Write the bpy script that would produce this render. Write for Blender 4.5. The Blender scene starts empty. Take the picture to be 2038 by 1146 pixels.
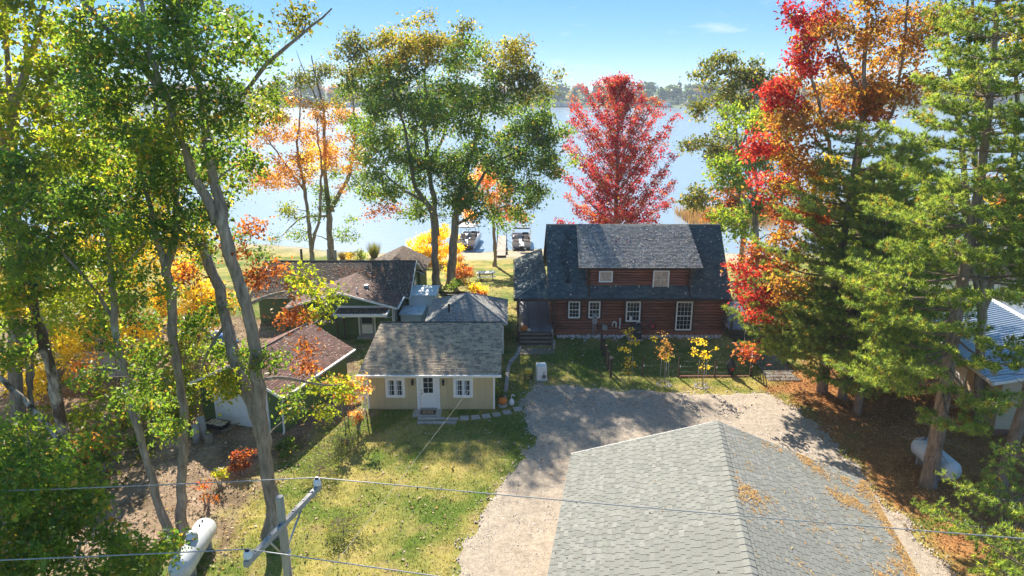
import bpy, math, random
import numpy as np
from mathutils import Vector, Matrix
random.seed(7); RNG = np.random.default_rng(11)
C = bpy.context.scene.collection
SC = bpy.context.scene

# ------------------------------------------------------------------ camera, sky, sun, exposure
CAM_H = 17.0; PITCH = math.radians(16.2); FPX = 1358.0
cd = bpy.data.cameras.new('camera'); cam = bpy.data.objects.new('camera', cd); C.objects.link(cam)
cam.location = (0, 0, CAM_H); cam.rotation_euler = (math.pi/2 - PITCH, 0, 0)
cd.sensor_width = 36; cd.lens = 36*FPX/2038; cd.clip_end = 5000; cd.clip_start = 0.1
SC.camera = cam
SUN_EL = math.radians(35); SUN_AZ = math.radians(-15.5)     # azimuth clockwise from +Y
W = bpy.data.worlds.new('World'); SC.world = W; W.use_nodes = True
wn = W.node_tree.nodes; wl = W.node_tree.links; wn.clear()
w_out = wn.new('ShaderNodeOutputWorld'); w_bg = wn.new('ShaderNodeBackground')
sky = wn.new('ShaderNodeTexSky'); sky.sky_type = 'NISHITA'; sky.sun_disc = False
sky.sun_elevation = SUN_EL; sky.sun_rotation = SUN_AZ
sky.air_density = 0.4; sky.dust_density = 0.0; sky.ozone_density = 4.0; sky.altitude = 200
w_bg.inputs['Strength'].default_value = 0.112
# a few faint wisps of cloud low over the far shore
tc = wn.new('ShaderNodeTexCoord'); mp = wn.new('ShaderNodeMapping'); mp.inputs['Scale'].default_value = (5, 5, 26)
cn = wn.new('ShaderNodeTexNoise'); cn.inputs['Scale'].default_value = 1.0; cn.inputs['Detail'].default_value = 6; cn.inputs['Roughness'].default_value = .6
cr = wn.new('ShaderNodeMapRange'); cr.inputs['From Min'].default_value = .585; cr.inputs['From Max'].default_value = .76; cr.inputs['To Max'].default_value = .75
mx = wn.new('ShaderNodeMix'); mx.data_type = 'RGBA'; mx.inputs[7].default_value = (2.4, 2.5, 2.6, 1)
hs = wn.new('ShaderNodeHueSaturation'); hs.inputs['Saturation'].default_value = 1.8; hs.inputs['Value'].default_value = 1.0
wl.new(tc.outputs['Generated'], mp.inputs['Vector']); wl.new(mp.outputs[0], cn.inputs['Vector'])
wl.new(cn.outputs['Fac'], cr.inputs['Value']); wl.new(cr.outputs[0], mx.inputs[0])
gm = wn.new('ShaderNodeGamma'); gm.inputs['Gamma'].default_value = .42      # evens the whole dome out, as the photograph's flat sky is
wl.new(sky.outputs[0], gm.inputs['Color']); wl.new(gm.outputs[0], hs.inputs['Color']); wl.new(hs.outputs[0], mx.inputs[6])
wl.new(mx.outputs[2], w_bg.inputs['Color']); wl.new(w_bg.outputs[0], w_out.inputs['Surface'])
SUND = Vector((math.sin(SUN_AZ)*math.cos(SUN_EL), math.cos(SUN_AZ)*math.cos(SUN_EL), math.sin(SUN_EL)))
ld = bpy.data.lights.new('sun', 'SUN'); ld.energy = 2.7; ld.angle = math.radians(.53); ld.color = (1, .92, .79)
sun = bpy.data.objects.new('sun', ld); C.objects.link(sun); sun.rotation_euler = SUND.to_track_quat('Z', 'Y').to_euler()
SC.view_settings.view_transform = 'Standard'; SC.view_settings.look = 'None'
SC.view_settings.exposure = 2.15; SC.view_settings.gamma = 1.0; SC.view_settings.use_curve_mapping = False
SC.render.engine = 'CYCLES'; SC.render.filter_size = 1.0
cy = SC.cycles; cy.max_bounces = 8; cy.diffuse_bounces = 6; cy.glossy_bounces = 3; cy.transmission_bounces = 4; cy.volume_bounces = 0
cy.transparent_max_bounces = 8; cy.use_denoising = True; cy.denoising_input_passes = 'RGB_ALBEDO_NORMAL'; cy.denoising_prefilter = 'NONE'; cy.sample_clamp_indirect = 4

# ------------------------------------------------------------------ pixel helpers: where things seen in the photograph stand
_c, _s = math.cos(PITCH), math.sin(PITCH)
def ray(px, py):
    u = (px-1019)/FPX; v = (573-py)/FPX
    return (u, _c+v*_s, -_s+v*_c)
def at(px, py, Y):
    d = ray(px, py); t = Y/d[1]; return Vector((d[0]*t, Y, CAM_H+d[2]*t))
def gz(px, py, z=0.0):
    d = ray(px, py); t = (z-CAM_H)/d[2]; return Vector((d[0]*t, d[1]*t, z))
def mpp(px, py, Y):                       # metres per pixel there
    d = ray(px, py); t = Y/d[1]; return t/FPX
def tz(x, y):                             # the terrain: level by the houses, falling to the lake, rising beyond it
    t = np.clip((np.asarray(y, float)-52)/31, 0, 1); z = -2.6*t*t*(3-2*t)
    sh = shore_y(x); z = z-np.clip((y-sh)/14, 0, 1)*2.2
    far = np.clip((y-822)/220, 0, 1); z = z+far*14.0+np.clip((y-812)/12, 0, 1)*3.2
    return z
def shore_y(x):
    x = np.asarray(x, float)
    return 83.6+1.3*np.sin(x*.11+.6)+.5*np.sin(x*.37)+np.clip((-x-14)*.22, 0, 5)
def tzf(x, y): return float(tz(x, y))
def gt(px, py):
    z = 0.0
    for _ in range(50):
        p = gz(px, py, z); z = .5*z+.5*tzf(p.x, p.y)
    return Vector((p.x, p.y, z))
LAKE_Z = -2.75

# ------------------------------------------------------------------ materials
def mat(name, col=(.5,.5,.5), rough=.7, attr=False, var=.25, scale=6., bump=0., bscale=None, stretch=(1,1,1), metal=0., spec=.5, objrand=0., stain=None):
    m = bpy.data.materials.new(name); m.use_nodes = True; nt = m.node_tree; n = nt.nodes; l = nt.links
    b = n['Principled BSDF']; b.inputs['Roughness'].default_value = rough; b.inputs['Metallic'].default_value = metal
    b.inputs['Specular IOR Level'].default_value = spec
    tcn = n.new('ShaderNodeTexCoord'); mpn = n.new('ShaderNodeMapping'); mpn.inputs['Scale'].default_value = stretch
    l.new(tcn.outputs['Object'], mpn.inputs['Vector'])
    nz = n.new('ShaderNodeTexNoise'); nz.inputs['Scale'].default_value = scale; nz.inputs['Detail'].default_value = 6; nz.inputs['Roughness'].default_value = .65
    l.new(mpn.outputs[0], nz.inputs['Vector'])
    mr = n.new('ShaderNodeMapRange'); mr.inputs['From Min'].default_value = .25; mr.inputs['From Max'].default_value = .75
    mr.inputs['To Min'].default_value = 1-var; mr.inputs['To Max'].default_value = 1+var
    l.new(nz.outputs['Fac'], mr.inputs['Value'])
    mul = n.new('ShaderNodeVectorMath'); mul.operation = 'SCALE'
    if attr:
        a = n.new('ShaderNodeAttribute'); a.attribute_name = 'col'; src = a.outputs['Color']
    else:
        r = n.new('ShaderNodeRGB'); r.outputs[0].default_value = (*col, 1); src = r.outputs[0]
    if stain:
        sn = n.new('ShaderNodeTexNoise'); sn.inputs['Scale'].default_value = stain[1]; sn.inputs['Detail'].default_value = 5
        l.new(mpn.outputs[0], sn.inputs['Vector'])
        sr = n.new('ShaderNodeMapRange'); sr.inputs['From Min'].default_value = stain[2]; sr.inputs['From Max'].default_value = stain[2]+.14
        l.new(sn.outputs['Fac'], sr.inputs['Value'])
        mm = n.new('ShaderNodeMix'); mm.data_type = 'RGBA'; mm.inputs[7].default_value = (*stain[0], 1)
        l.new(src, mm.inputs[6]); l.new(sr.outputs[0], mm.inputs[0]); src = mm.outputs[2]
    l.new(src, mul.inputs[0]); sc = mr.outputs[0]
    if objrand:
        oi = n.new('ShaderNodeObjectInfo'); m2 = n.new('ShaderNodeMapRange'); m2.inputs['To Min'].default_value = 1-objrand; m2.inputs['To Max'].default_value = 1+objrand
        l.new(oi.outputs['Random'], m2.inputs['Value']); mm2 = n.new('ShaderNodeMath'); mm2.operation = 'MULTIPLY'
        l.new(sc, mm2.inputs[0]); l.new(m2.outputs[0], mm2.inputs[1]); sc = mm2.outputs[0]
    l.new(sc, mul.inputs['Scale']); l.new(mul.outputs[0], b.inputs['Base Color'])
    if bump:
        bz = n.new('ShaderNodeTexNoise'); bz.inputs['Scale'].default_value = bscale or scale*3; bz.inputs['Detail'].default_value = 4
        l.new(mpn.outputs[0], bz.inputs['Vector'])
        bn = n.new('ShaderNodeBump'); bn.inputs['Strength'].default_value = bump; bn.inputs['Distance'].default_value = .03
        l.new(bz.outputs['Fac'], bn.inputs['Height']); l.new(bn.outputs[0], b.inputs['Normal'])
    return m
def leafmat(name, trans=.5, boost=(1.5, 1.35, .7)):
    m = bpy.data.materials.new(name); m.use_nodes = True; nt = m.node_tree; n = nt.nodes; l = nt.links
    b = n['Principled BSDF']; b.inputs['Roughness'].default_value = .45; b.inputs['Specular IOR Level'].default_value = .35
    a = n.new('ShaderNodeAttribute'); a.attribute_name = 'col'
    v = n.new('ShaderNodeVectorMath'); v.operation = 'MULTIPLY'; v.inputs[1].default_value = boost
    t = n.new('ShaderNodeBsdfTranslucent'); mxs = n.new('ShaderNodeMixShader'); mxs.inputs[0].default_value = trans
    l.new(a.outputs['Color'], b.inputs['Base Color']); l.new(a.outputs['Color'], v.inputs[0]); l.new(v.outputs[0], t.inputs['Color'])
    l.new(b.outputs[0], mxs.inputs[1]); l.new(t.outputs[0], mxs.inputs[2]); l.new(mxs.outputs[0], n['Material Output'].inputs['Surface'])
    return m
M = {}
M['leaf'] = leafmat('leaf', .58, (2.3, 2.2, .9)); M['needle'] = leafmat('pine_needle', .48, (2.1, 2.0, .9)); M['grass'] = leafmat('grass_blade', .35, (1.4, 1.3, .6))
M['litter'] = mat('fallen_leaf', attr=True, rough=.8, var=.15, spec=.2)
M['bark'] = mat('oak_bark', (.27,.225,.18), .95, var=.6, scale=7, bump=1., bscale=16, stretch=(1,1,.22), stain=((.44,.41,.36), 2.2, .56), spec=.1)
M['pale_bark'] = mat('peeling_bark', (.10,.075,.055), .95, var=.5, scale=6, bump=1., bscale=12, stretch=(1,1,.4), stain=((.42,.38,.32), 2.6, .47), spec=.1)
M['pine_bark'] = mat('pine_bark', (.27,.20,.15), .95, var=.55, scale=8, bump=1., bscale=14, stretch=(1,1,.3), stain=((.24,.2,.17), 2., .58), spec=.1)
M['ground'] = mat('ground_soil', attr=True, rough=.95, var=.38, scale=4.5, bump=.6, bscale=25, spec=.1)
M['gravel'] = mat('gravel', (.41,.34,.265), .9, var=.34, scale=5, bump=.7, bscale=60, spec=.2, stain=((.28,.225,.17), 1.1, .6))
M['stone'] = mat('stone_chip', attr=True, rough=.85, var=.15, spec=.25)
M['shingle'] = mat('asphalt_shingle', attr=True, rough=.92, var=.22, scale=9, bump=.5, bscale=90, spec=.25)
M['shingle_tab'] = mat('asphalt_shingle_tab', (.258,.258,.228), .92, var=.16, scale=4, bump=.5, bscale=90, spec=.25, objrand=.07)
M['underlay'] = mat('roof_underlay', (.045,.045,.045), .95)
M['tan'] = mat('tan_painted_board', (.56,.455,.265), .75, var=.07, scale=3, bump=.15, stretch=(6,6,.5), objrand=.05)
M['white'] = mat('white_paint', (.85,.84,.82), .5, var=.06, scale=3, bump=.05)
M['palebox'] = mat('pale_blue_white_paint', (.66,.72,.74), .6, var=.1, scale=2.5, bump=.1)
M['green'] = mat('green_siding', (.085,.15,.048), .6, var=.14, scale=2.5, objrand=.08)
M['log'] = mat('stained_log', (.28,.105,.068), .55, var=.5, scale=2.6, bump=.35, stretch=(.35,3,3), objrand=.25)
M['log_end'] = mat('log_end', (.10,.055,.035), .7, var=.5, scale=9, objrand=.3)
M['dark_trim'] = mat('dark_brown_trim', (.045,.028,.022), .6, var=.2)
M['deck'] = mat('weathered_deck', (.16,.165,.19), .6, var=.35, scale=4, bump=.3, stretch=(5,.4,1), objrand=.25)
M['wood'] = mat('weathered_wood', (.24,.195,.145), .85, var=.4, scale=5, bump=.5, stretch=(3,3,.4))
M['dark_wood'] = mat('dark_wood', (.075,.048,.032), .8, var=.4, scale=6, bump=.5)
M['grey_wood'] = mat('silver_grey_wood', (.36,.345,.32), .8, var=.35, scale=6, bump=.4, stretch=(.5,4,4))
M['pole'] = mat('pole_wood', (.60,.44,.27), .85, var=.3, scale=6, bump=.6, stretch=(4,4,.25), stain=((.20,.16,.12), 3, .58))
M['glass'] = mat('window_glass', (.02,.028,.036), .06, var=.3, scale=3, spec=.6)
M['curtain'] = mat('curtain', (.45,.5,.58), .9, var=.2, scale=14, stretch=(4,1,.3))
M['blind'] = mat('window_blind', (.52,.42,.33), .8, var=.45, scale=5)
M['metal'] = mat('grey_metal', (.45,.46,.47), .35, var=.1, metal=.7)
M['grey'] = mat('grey_painted_metal', (.36,.38,.39), .5, var=.1)
M['black'] = mat('black_metal', (.018,.019,.022), .45, var=.2)
M['ac'] = mat('dark_grey_louvre', (.055,.062,.07), .5, var=.15)
M['tank'] = mat('tank_white', (.62,.64,.65), .45, var=.12, scale=1.6, stain=((.42,.42,.40), 1.8, .6))
M['concrete'] = mat('concrete', (.42,.40,.37), .9, var=.22, scale=5, bump=.3)
M['paver'] = mat('paver', (.42,.38,.35), .9, var=.2, scale=6, bump=.3, objrand=.18)
M['flag'] = mat('flagstone', (.17,.15,.135), .9, var=.3, scale=6, bump=.4, objrand=.25)
M['orange'] = mat('pumpkin_skin', (.62,.17,.015), .45, var=.15, scale=4)
M['cream'] = mat('cream_gourd', (.68,.62,.48), .5, var=.1)
M['straw'] = mat('corn_straw', (.55,.42,.22), .9, var=.3)
M['steel_roof'] = mat('blue_grey_steel', (.45,.52,.60), .3, var=.08, metal=.55, scale=1.2)
M['tansiding'] = mat('beige_siding', (.55,.43,.29), .7, var=.1, objrand=.06)
M['brick'] = mat('red_brick', (.30,.13,.085), .9, var=.3, objrand=.2)
M['porcelain'] = mat('porcelain', (.72,.76,.80), .2, var=.04)
M['wire'] = mat('wire', (.36,.36,.36), .5, var=.1)
M['navy'] = mat('navy_canvas', (.02,.026,.045), .8)
M['vinyl'] = mat('boat_vinyl', (.30,.27,.25), .5, var=.15)
M['hull'] = mat('boat_panel', (.62,.63,.65), .3, var=.1)
M['bluetarp'] = mat('blue_tarp', (.03,.17,.5), .5, var=.2, bump=.4)
M['red'] = mat('red_plastic', (.35,.02,.03), .5)
M['plank'] = mat('dock_plank', (.40,.33,.26), .85, var=.3, objrand=.2)
M['yellow_sign'] = mat('yellow_sign', (.7,.5,.04), .5)
M['mat_fibre'] = mat('doormat_fibre', (.09,.035,.025), .95, var=.6, scale=14)
M['white_stone'] = mat('white_stone', attr=True, rough=.8, var=.15)

# ------------------------------------------------------------------ mesh helpers
def npmesh(name, V, F, col=None, mtl=None, smooth=False):
    V = np.asarray(V, np.float32).reshape(-1, 3); F = np.asarray(F, np.int32); k = F.shape[1]
    me = bpy.data.meshes.new(name); me.vertices.add(len(V)); me.vertices.foreach_set('co', V.ravel())
    me.loops.add(F.size); me.loops.foreach_set('vertex_index', F.ravel())
    me.polygons.add(len(F)); me.polygons.foreach_set('loop_start', np.arange(len(F), dtype=np.int32)*k)
    if smooth: me.polygons.foreach_set('use_smooth', np.ones(len(F), bool))
    if col is not None:
        col = np.asarray(col, np.float32); a = me.attributes.new('col', 'FLOAT_COLOR', 'POINT' if len(col) == len(V) and len(V) != len(F) else 'FACE')
        a.data.foreach_set('color', np.concatenate([col, np.ones((len(col), 1), np.float32)], 1).ravel())
    me.update(calc_edges=True)
    if mtl: me.materials.append(mtl)
    return me
def link(name, me, parent=None, loc=None, rot=None, kind=None):
    o = bpy.data.objects.new(name, me); C.objects.link(o)
    if parent: o.parent = parent
    if loc is not None: o.location = loc
    if rot is not None: o.rotation_euler = rot
    if kind: o['kind'] = kind
    return o
def tag(o, label, cat, group=None):
    o['label'] = label; o['category'] = cat
    if group: o['group'] = group
    return o
def thing(name, label, cat, loc=(0,0,0), rz=0., group=None):
    o = bpy.data.objects.new(name, None); C.objects.link(o); o.location = loc; o.rotation_euler = (0, 0, rz); o.empty_display_size = .2
    return tag(o, label, cat, group)
def copy_tree(o, parent=None):
    c = o.copy(); C.objects.link(c)
    if parent: c.parent = parent
    for ch in list(o.children): copy_tree(ch, c)
    return c
class MB:
    """collects faces (any n-gons) in local coordinates; build() links them as one mesh object"""
    def __init__(s): s.v = []; s.f = []; s.c = []
    def poly(s, pts, col=(1,1,1)):
        i = len(s.v); s.v += [tuple(p) for p in pts]; s.f.append(tuple(range(i, i+len(pts)))); s.c.append(col); return s
    def box(s, x0, y0, z0, x1, y1, z1, col=(1,1,1)):
        i = len(s.v); s.v += [(x0,y0,z0),(x1,y0,z0),(x1,y1,z0),(x0,y1,z0),(x0,y0,z1),(x1,y0,z1),(x1,y1,z1),(x0,y1,z1)]
        for q in ((0,3,2,1),(4,5,6,7),(0,1,5,4),(1,2,6,5),(2,3,7,6),(3,0,4,7)): s.f.append(tuple(i+a for a in q)); s.c.append(col)
        return s
    def prism(s, pts, off, col=(1,1,1)):        # polygon pts extruded by vector off
        i = len(s.v); n = len(pts); s.v += [tuple(p) for p in pts]+[tuple(Vector(p)+Vector(off)) for p in pts]
        s.f.append(tuple(range(i, i+n))[::-1]); s.f.append(tuple(range(i+n, i+2*n))); s.c += [col, col]
        for k in range(n): s.f.append((i+k, i+(k+1)%n, i+n+(k+1)%n, i+n+k)); s.c.append(col)
        return s
    def tube(s, pts, r, n=8, caps=True, col=(1,1,1)):
        pts = [Vector(p) for p in pts]; rs = r if hasattr(r, '__len__') else [r]*len(pts); i0 = len(s.v)
        d = (pts[-1]-pts[0]); ref = Vector((0,0,1)) if abs(d.z) < .7*max(d.length, 1e-6) else Vector((1,0,0))
        for k, p in enumerate(pts):
            t = (pts[min(k+1, len(pts)-1)]-pts[max(k-1, 0)])
            t = t.normalized() if t.length > 1e-9 else Vector((0,0,1))
            a = t.cross(ref); a = a.normalized() if a.length > 1e-4 else Vector((0,1,0)); b = t.cross(a)
            for j in range(n):
                th = 2*math.pi*j/n; s.v.append(tuple(p+(a*math.cos(th)+b*math.sin(th))*rs[k]))
        for k in range(len(pts)-1):
            for j in range(n):
                a = i0+k*n+j; b = i0+k*n+(j+1)%n; s.f.append((a, b, b+n, a+n)); s.c.append(col)
        if caps:
            s.f.append(tuple(i0+j for j in range(n))[::-1]); s.f.append(tuple(i0+(len(pts)-1)*n+j for j in range(n))); s.c += [col, col]
        return s
    def lathe(s, prof, c=(0,0,0), n=14, axis='z', col=(1,1,1)):   # prof: (r, h)
        i0 = len(s.v); c = Vector(c)
        for r, h in prof:
            for j in range(n):
                th = 2*math.pi*j/n; a, b = r*math.cos(th), r*math.sin(th)
                s.v.append(tuple(c+(Vector((a,b,h)) if axis == 'z' else Vector((h,a,b)) if axis == 'x' else Vector((b,h,a)))))
        for k in range(len(prof)-1):
            for j in range(n):
                a = i0+k*n+j; b = i0+k*n+(j+1)%n; s.f.append((a, b, b+n, a+n)); s.c.append(col)
        s.f.append(tuple(i0+j for j in range(n))[::-1]); s.f.append(tuple(i0+(len(prof)-1)*n+j for j in range(n))); s.c += [col, col]
        return s
    def mesh(s, name, mtl, smooth=False, attr=False):
        me = bpy.data.meshes.new(name); me.from_pydata(s.v, [], s.f)
        if attr:
            a = me.attributes.new('col', 'FLOAT_COLOR', 'FACE'); a.data.foreach_set('color', np.array([(*c, 1) for c in s.c], np.float32).ravel())
        if smooth: me.polygons.foreach_set('use_smooth', [len(f) == 4 for f in s.f])
        me.update(); me.materials.append(mtl); return me
    def build(s, name, mtl, parent=None, loc=None, rot=None, smooth=False, kind=None, attr=False, bevel=0):
        o = link(name, s.mesh(name, mtl, smooth, attr), parent, loc, rot, kind)
        if bevel: b = o.modifiers.new('bevel', 'BEVEL'); b.width = bevel; b.segments = 2; b.limit_method = 'ANGLE'
        return o
def box(name, mtl, parent, x0, y0, z0, x1, y1, z1, **k): return MB().box(x0,y0,z0,x1,y1,z1).build(name, mtl, parent, **k)
def tube(name, mtl, parent, pts, r, n=8, **k): return MB().tube(pts, r, n).build(name, mtl, parent, smooth=True, **k)
def nz2(x, y, s=1., seed=0):                      # cheap smooth noise, about -1..1
    r = np.random.default_rng(seed); o = 0
    for k in range(7):
        a = r.uniform(0, 6.28); f = s*r.uniform(.5, 2.6); o = o+np.sin((x*math.cos(a)+y*math.sin(a))*f+r.uniform(0, 6.28)+1.3*np.sin((y*math.cos(a)-x*math.sin(a))*f*.7+k))
    return o/3.4
def inpoly(x, y, poly):
    x = np.asarray(x); y = np.asarray(y); ins = np.zeros(x.shape, bool); n = len(poly)
    for i in range(n):
        x0, y0 = poly[i][:2]; x1, y1 = poly[(i+1)%n][:2]
        with np.errstate(divide='ignore', invalid='ignore'):
            ins ^= ((y0 > y) != (y1 > y)) & (x < (x1-x0)*(y-y0)/(y1-y0+1e-12)+x0)
    return ins
def distpoly(x, y, poly):                         # signed distance, positive inside
    d = np.full(np.shape(x), 1e9); n = len(poly)
    for i in range(n):
        x0, y0 = poly[i][:2]; x1, y1 = poly[(i+1)%n][:2]; L = (x1-x0)**2+(y1-y0)**2+1e-12
        t = np.clip(((x-x0)*(x1-x0)+(y-y0)*(y1-y0))/L, 0, 1); d = np.minimum(d, np.hypot(x-x0-t*(x1-x0), y-y0-t*(y1-y0)))
    return np.where(inpoly(x, y, poly), d, -d)
def gp(*pts): return [tuple(gt(*p))[:2] for p in pts]

# ------------------------------------------------------------------ ground, driveway, lake, haze
DRIVE = gp((860,1230),(905,1146),(932,1075),(975,1005),(1005,955),(1045,905),(1070,872),(1045,840),(1040,800),(1060,770),(1130,766),(1220,778),(1300,780),(1420,783),(1525,781),(1595,816),(1662,885),(1714,941),(1749,990),(1794,1025),(1822,1060),(1890,1130),(1960,1230))
NEEDLE = gp((1535,780),(1600,815),(1665,885),(1715,941),(1795,1025),(1900,1146),(2200,1146),(2300,900),(2200,760),(1900,700),(1700,700),(1560,735))
LITTER = gp((-300,1300),(200,1160),(420,1120),(470,1010),(560,930),(650,850),(735,815),(735,760),(690,700),(560,640),(380,620),(-100,640),(-600,800))
def ground():
    fx = np.arange(-36, 36.01, .42); xs = np.concatenate([-np.geomspace(1050, 37, 26), fx, np.geomspace(37, 1050, 26)])
    fy = np.arange(4, 92, .42); ys = np.concatenate([np.linspace(-40, 2, 12), fy, np.geomspace(93, 790, 26), np.arange(800, 860, 4), np.linspace(870, 1190, 30)])
    X, Y = np.meshgrid(xs, ys); Z = tz(X, Y)
    near = (Y < 92) & (abs(X) < 37); Z = Z+np.where(near, .045*nz2(X, Y, .9, 3), 0)
    f = np.array
    green = f((.11,.165,.025)); yel = f((.43,.345,.11)); lit = f((.40,.29,.205)); need = f((.33,.15,.055)); sand = f((.47,.40,.29)); brown = f((.15,.105,.06))
    n1 = nz2(X, Y, .55, 1); n2 = nz2(X, Y, 1.7, 2); n3 = nz2(X, Y, 3.8, 5)
    def mix(a, b, t): t = np.clip(t, 0, 1)[..., None]; return a*(1-t)+b*t
    col = mix(np.broadcast_to(green, X.shape+(3,)), yel, .44+.4*n1+.28*n2+.3*n3)
    col = mix(col, brown, np.clip(.5*n2+.4*n3-.35, 0, 1))
    dn = distpoly(X, Y, NEEDLE); dl = distpoly(X, Y, LITTER)
    lawn_lush = np.exp(-((X-.0)**2/14+(Y-32.2)**2/3.0))+np.exp(-((X-6.5)**2/40+(Y-42)**2/7))
    col = mix(col, green*.9, lawn_lush*.9)
    col = mix(col, mix(np.broadcast_to(lit, X.shape+(3,)), brown, .45+.5*n2), (dl+1.2*n2+.6)/1.5)
    col = mix(col, mix(np.broadcast_to(need, X.shape+(3,)), f((.44,.22,.08)), .3+.5*n3), (dn+.8*n2+.3)/1.0)
    # beach and lakeside
    sh = shore_y(X); b = (Y-(sh-5.2)+1.0*n1)/1.6
    col = mix(col, mix(np.broadcast_to(sand, X.shape+(3,)), yel, .3*n2), np.where(X > -13, b, b*.35-.3))
    col = mix(col, f((.20,.2,.14)), (Y-sh+.2)/.8)
    col = mix(col, f((.05,.085,.02)), (Y-815)/6)
    ny, nx = X.shape; idx = np.arange(nx*ny).reshape(ny, nx)
    F = np.stack([idx[:-1,:-1], idx[:-1,1:], idx[1:,1:], idx[1:,:-1]], -1).reshape(-1, 4)
    link('ground', npmesh('ground', np.stack([X,Y,Z], -1), F, col.reshape(-1,3), M['ground'], True), kind='structure')
ground()
def patch(name, poly, step, mtl, dz=.03, jit=.35, seed=4):
    P = np.array(poly); x0, y0 = P.min(0)-1; x1, y1 = P.max(0)+1
    X, Y = np.meshgrid(np.arange(x0, x1, step), np.arange(max(y0, 3), y1, step))
    d = distpoly(X, Y, poly)+jit*nz2(X, Y, 1.9, seed)+.5*jit*nz2(X, Y, 5, seed+1); Z = tz(X, Y)+.045*nz2(X, Y, .9, 3)+np.clip(d*.25, -.06, dz)+.012*nz2(X, Y, 2.3, 9)
    idx = np.arange(X.size).reshape(X.shape); ok = (d > -.35)
    q = ok[:-1,:-1] & ok[:-1,1:] & ok[1:,1:] & ok[1:,:-1]
    F = np.stack([idx[:-1,:-1], idx[:-1,1:], idx[1:,1:], idx[1:,:-1]], -1)[q]
    return link(name, npmesh(name, np.stack([X,Y,Z], -1), F, None, mtl, True), kind='structure')
patch('gravel_driveway', DRIVE, .16, M['gravel'], .05, .2)
def water():
    m = bpy.data.materials.new('lake_water'); m.use_nodes = True; n = m.node_tree.nodes; l = m.node_tree.links; b = n['Principled BSDF']
    b.inputs['Base Color'].default_value = (.31,.39,.45,1); b.inputs['Roughness'].default_value = .17; b.inputs['IOR'].default_value = 1.33
    t = n.new('ShaderNodeTexCoord'); mp_ = n.new('ShaderNodeMapping'); mp_.inputs['Scale'].default_value = (.45, 1.3, 1)
    z = n.new('ShaderNodeTexNoise'); z.inputs['Scale'].default_value = 1.1; z.inputs['Detail'].default_value = 5
    bp = n.new('ShaderNodeBump'); bp.inputs['Strength'].default_value = .3; bp.inputs['Distance'].default_value = .18
    l.new(t.outputs['Object'], mp_.inputs[0]); l.new(mp_.outputs[0], z.inputs['Vector']); l.new(z.outputs['Fac'], bp.inputs['Height']); l.new(bp.outputs[0], b.inputs['Normal'])
    V = [(-1048,70,LAKE_Z),(1048,70,LAKE_Z),(1048,835,LAKE_Z),(-1048,835,LAKE_Z)]
    link('lake', npmesh('lake', V, [(0,1,2,3)], None, m), kind='structure')
water()
def haze():
    m = bpy.data.materials.new('haze_air'); m.use_nodes = True; n = m.node_tree.nodes; n.remove(n['Principled BSDF'])
    v = n.new('ShaderNodeVolumePrincipled'); v.inputs['Density'].default_value = .0003; v.inputs['Color'].default_value = (.74,.86,1,1); v.inputs['Anisotropy'].default_value = .1
    m.node_tree.links.new(v.outputs[0], n['Material Output'].inputs['Volume'])
    b = MB().box(-1060, -55, -7.5, 1060, 1200, 46); o = b.build('haze', m, kind='stuff')
haze()
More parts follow.
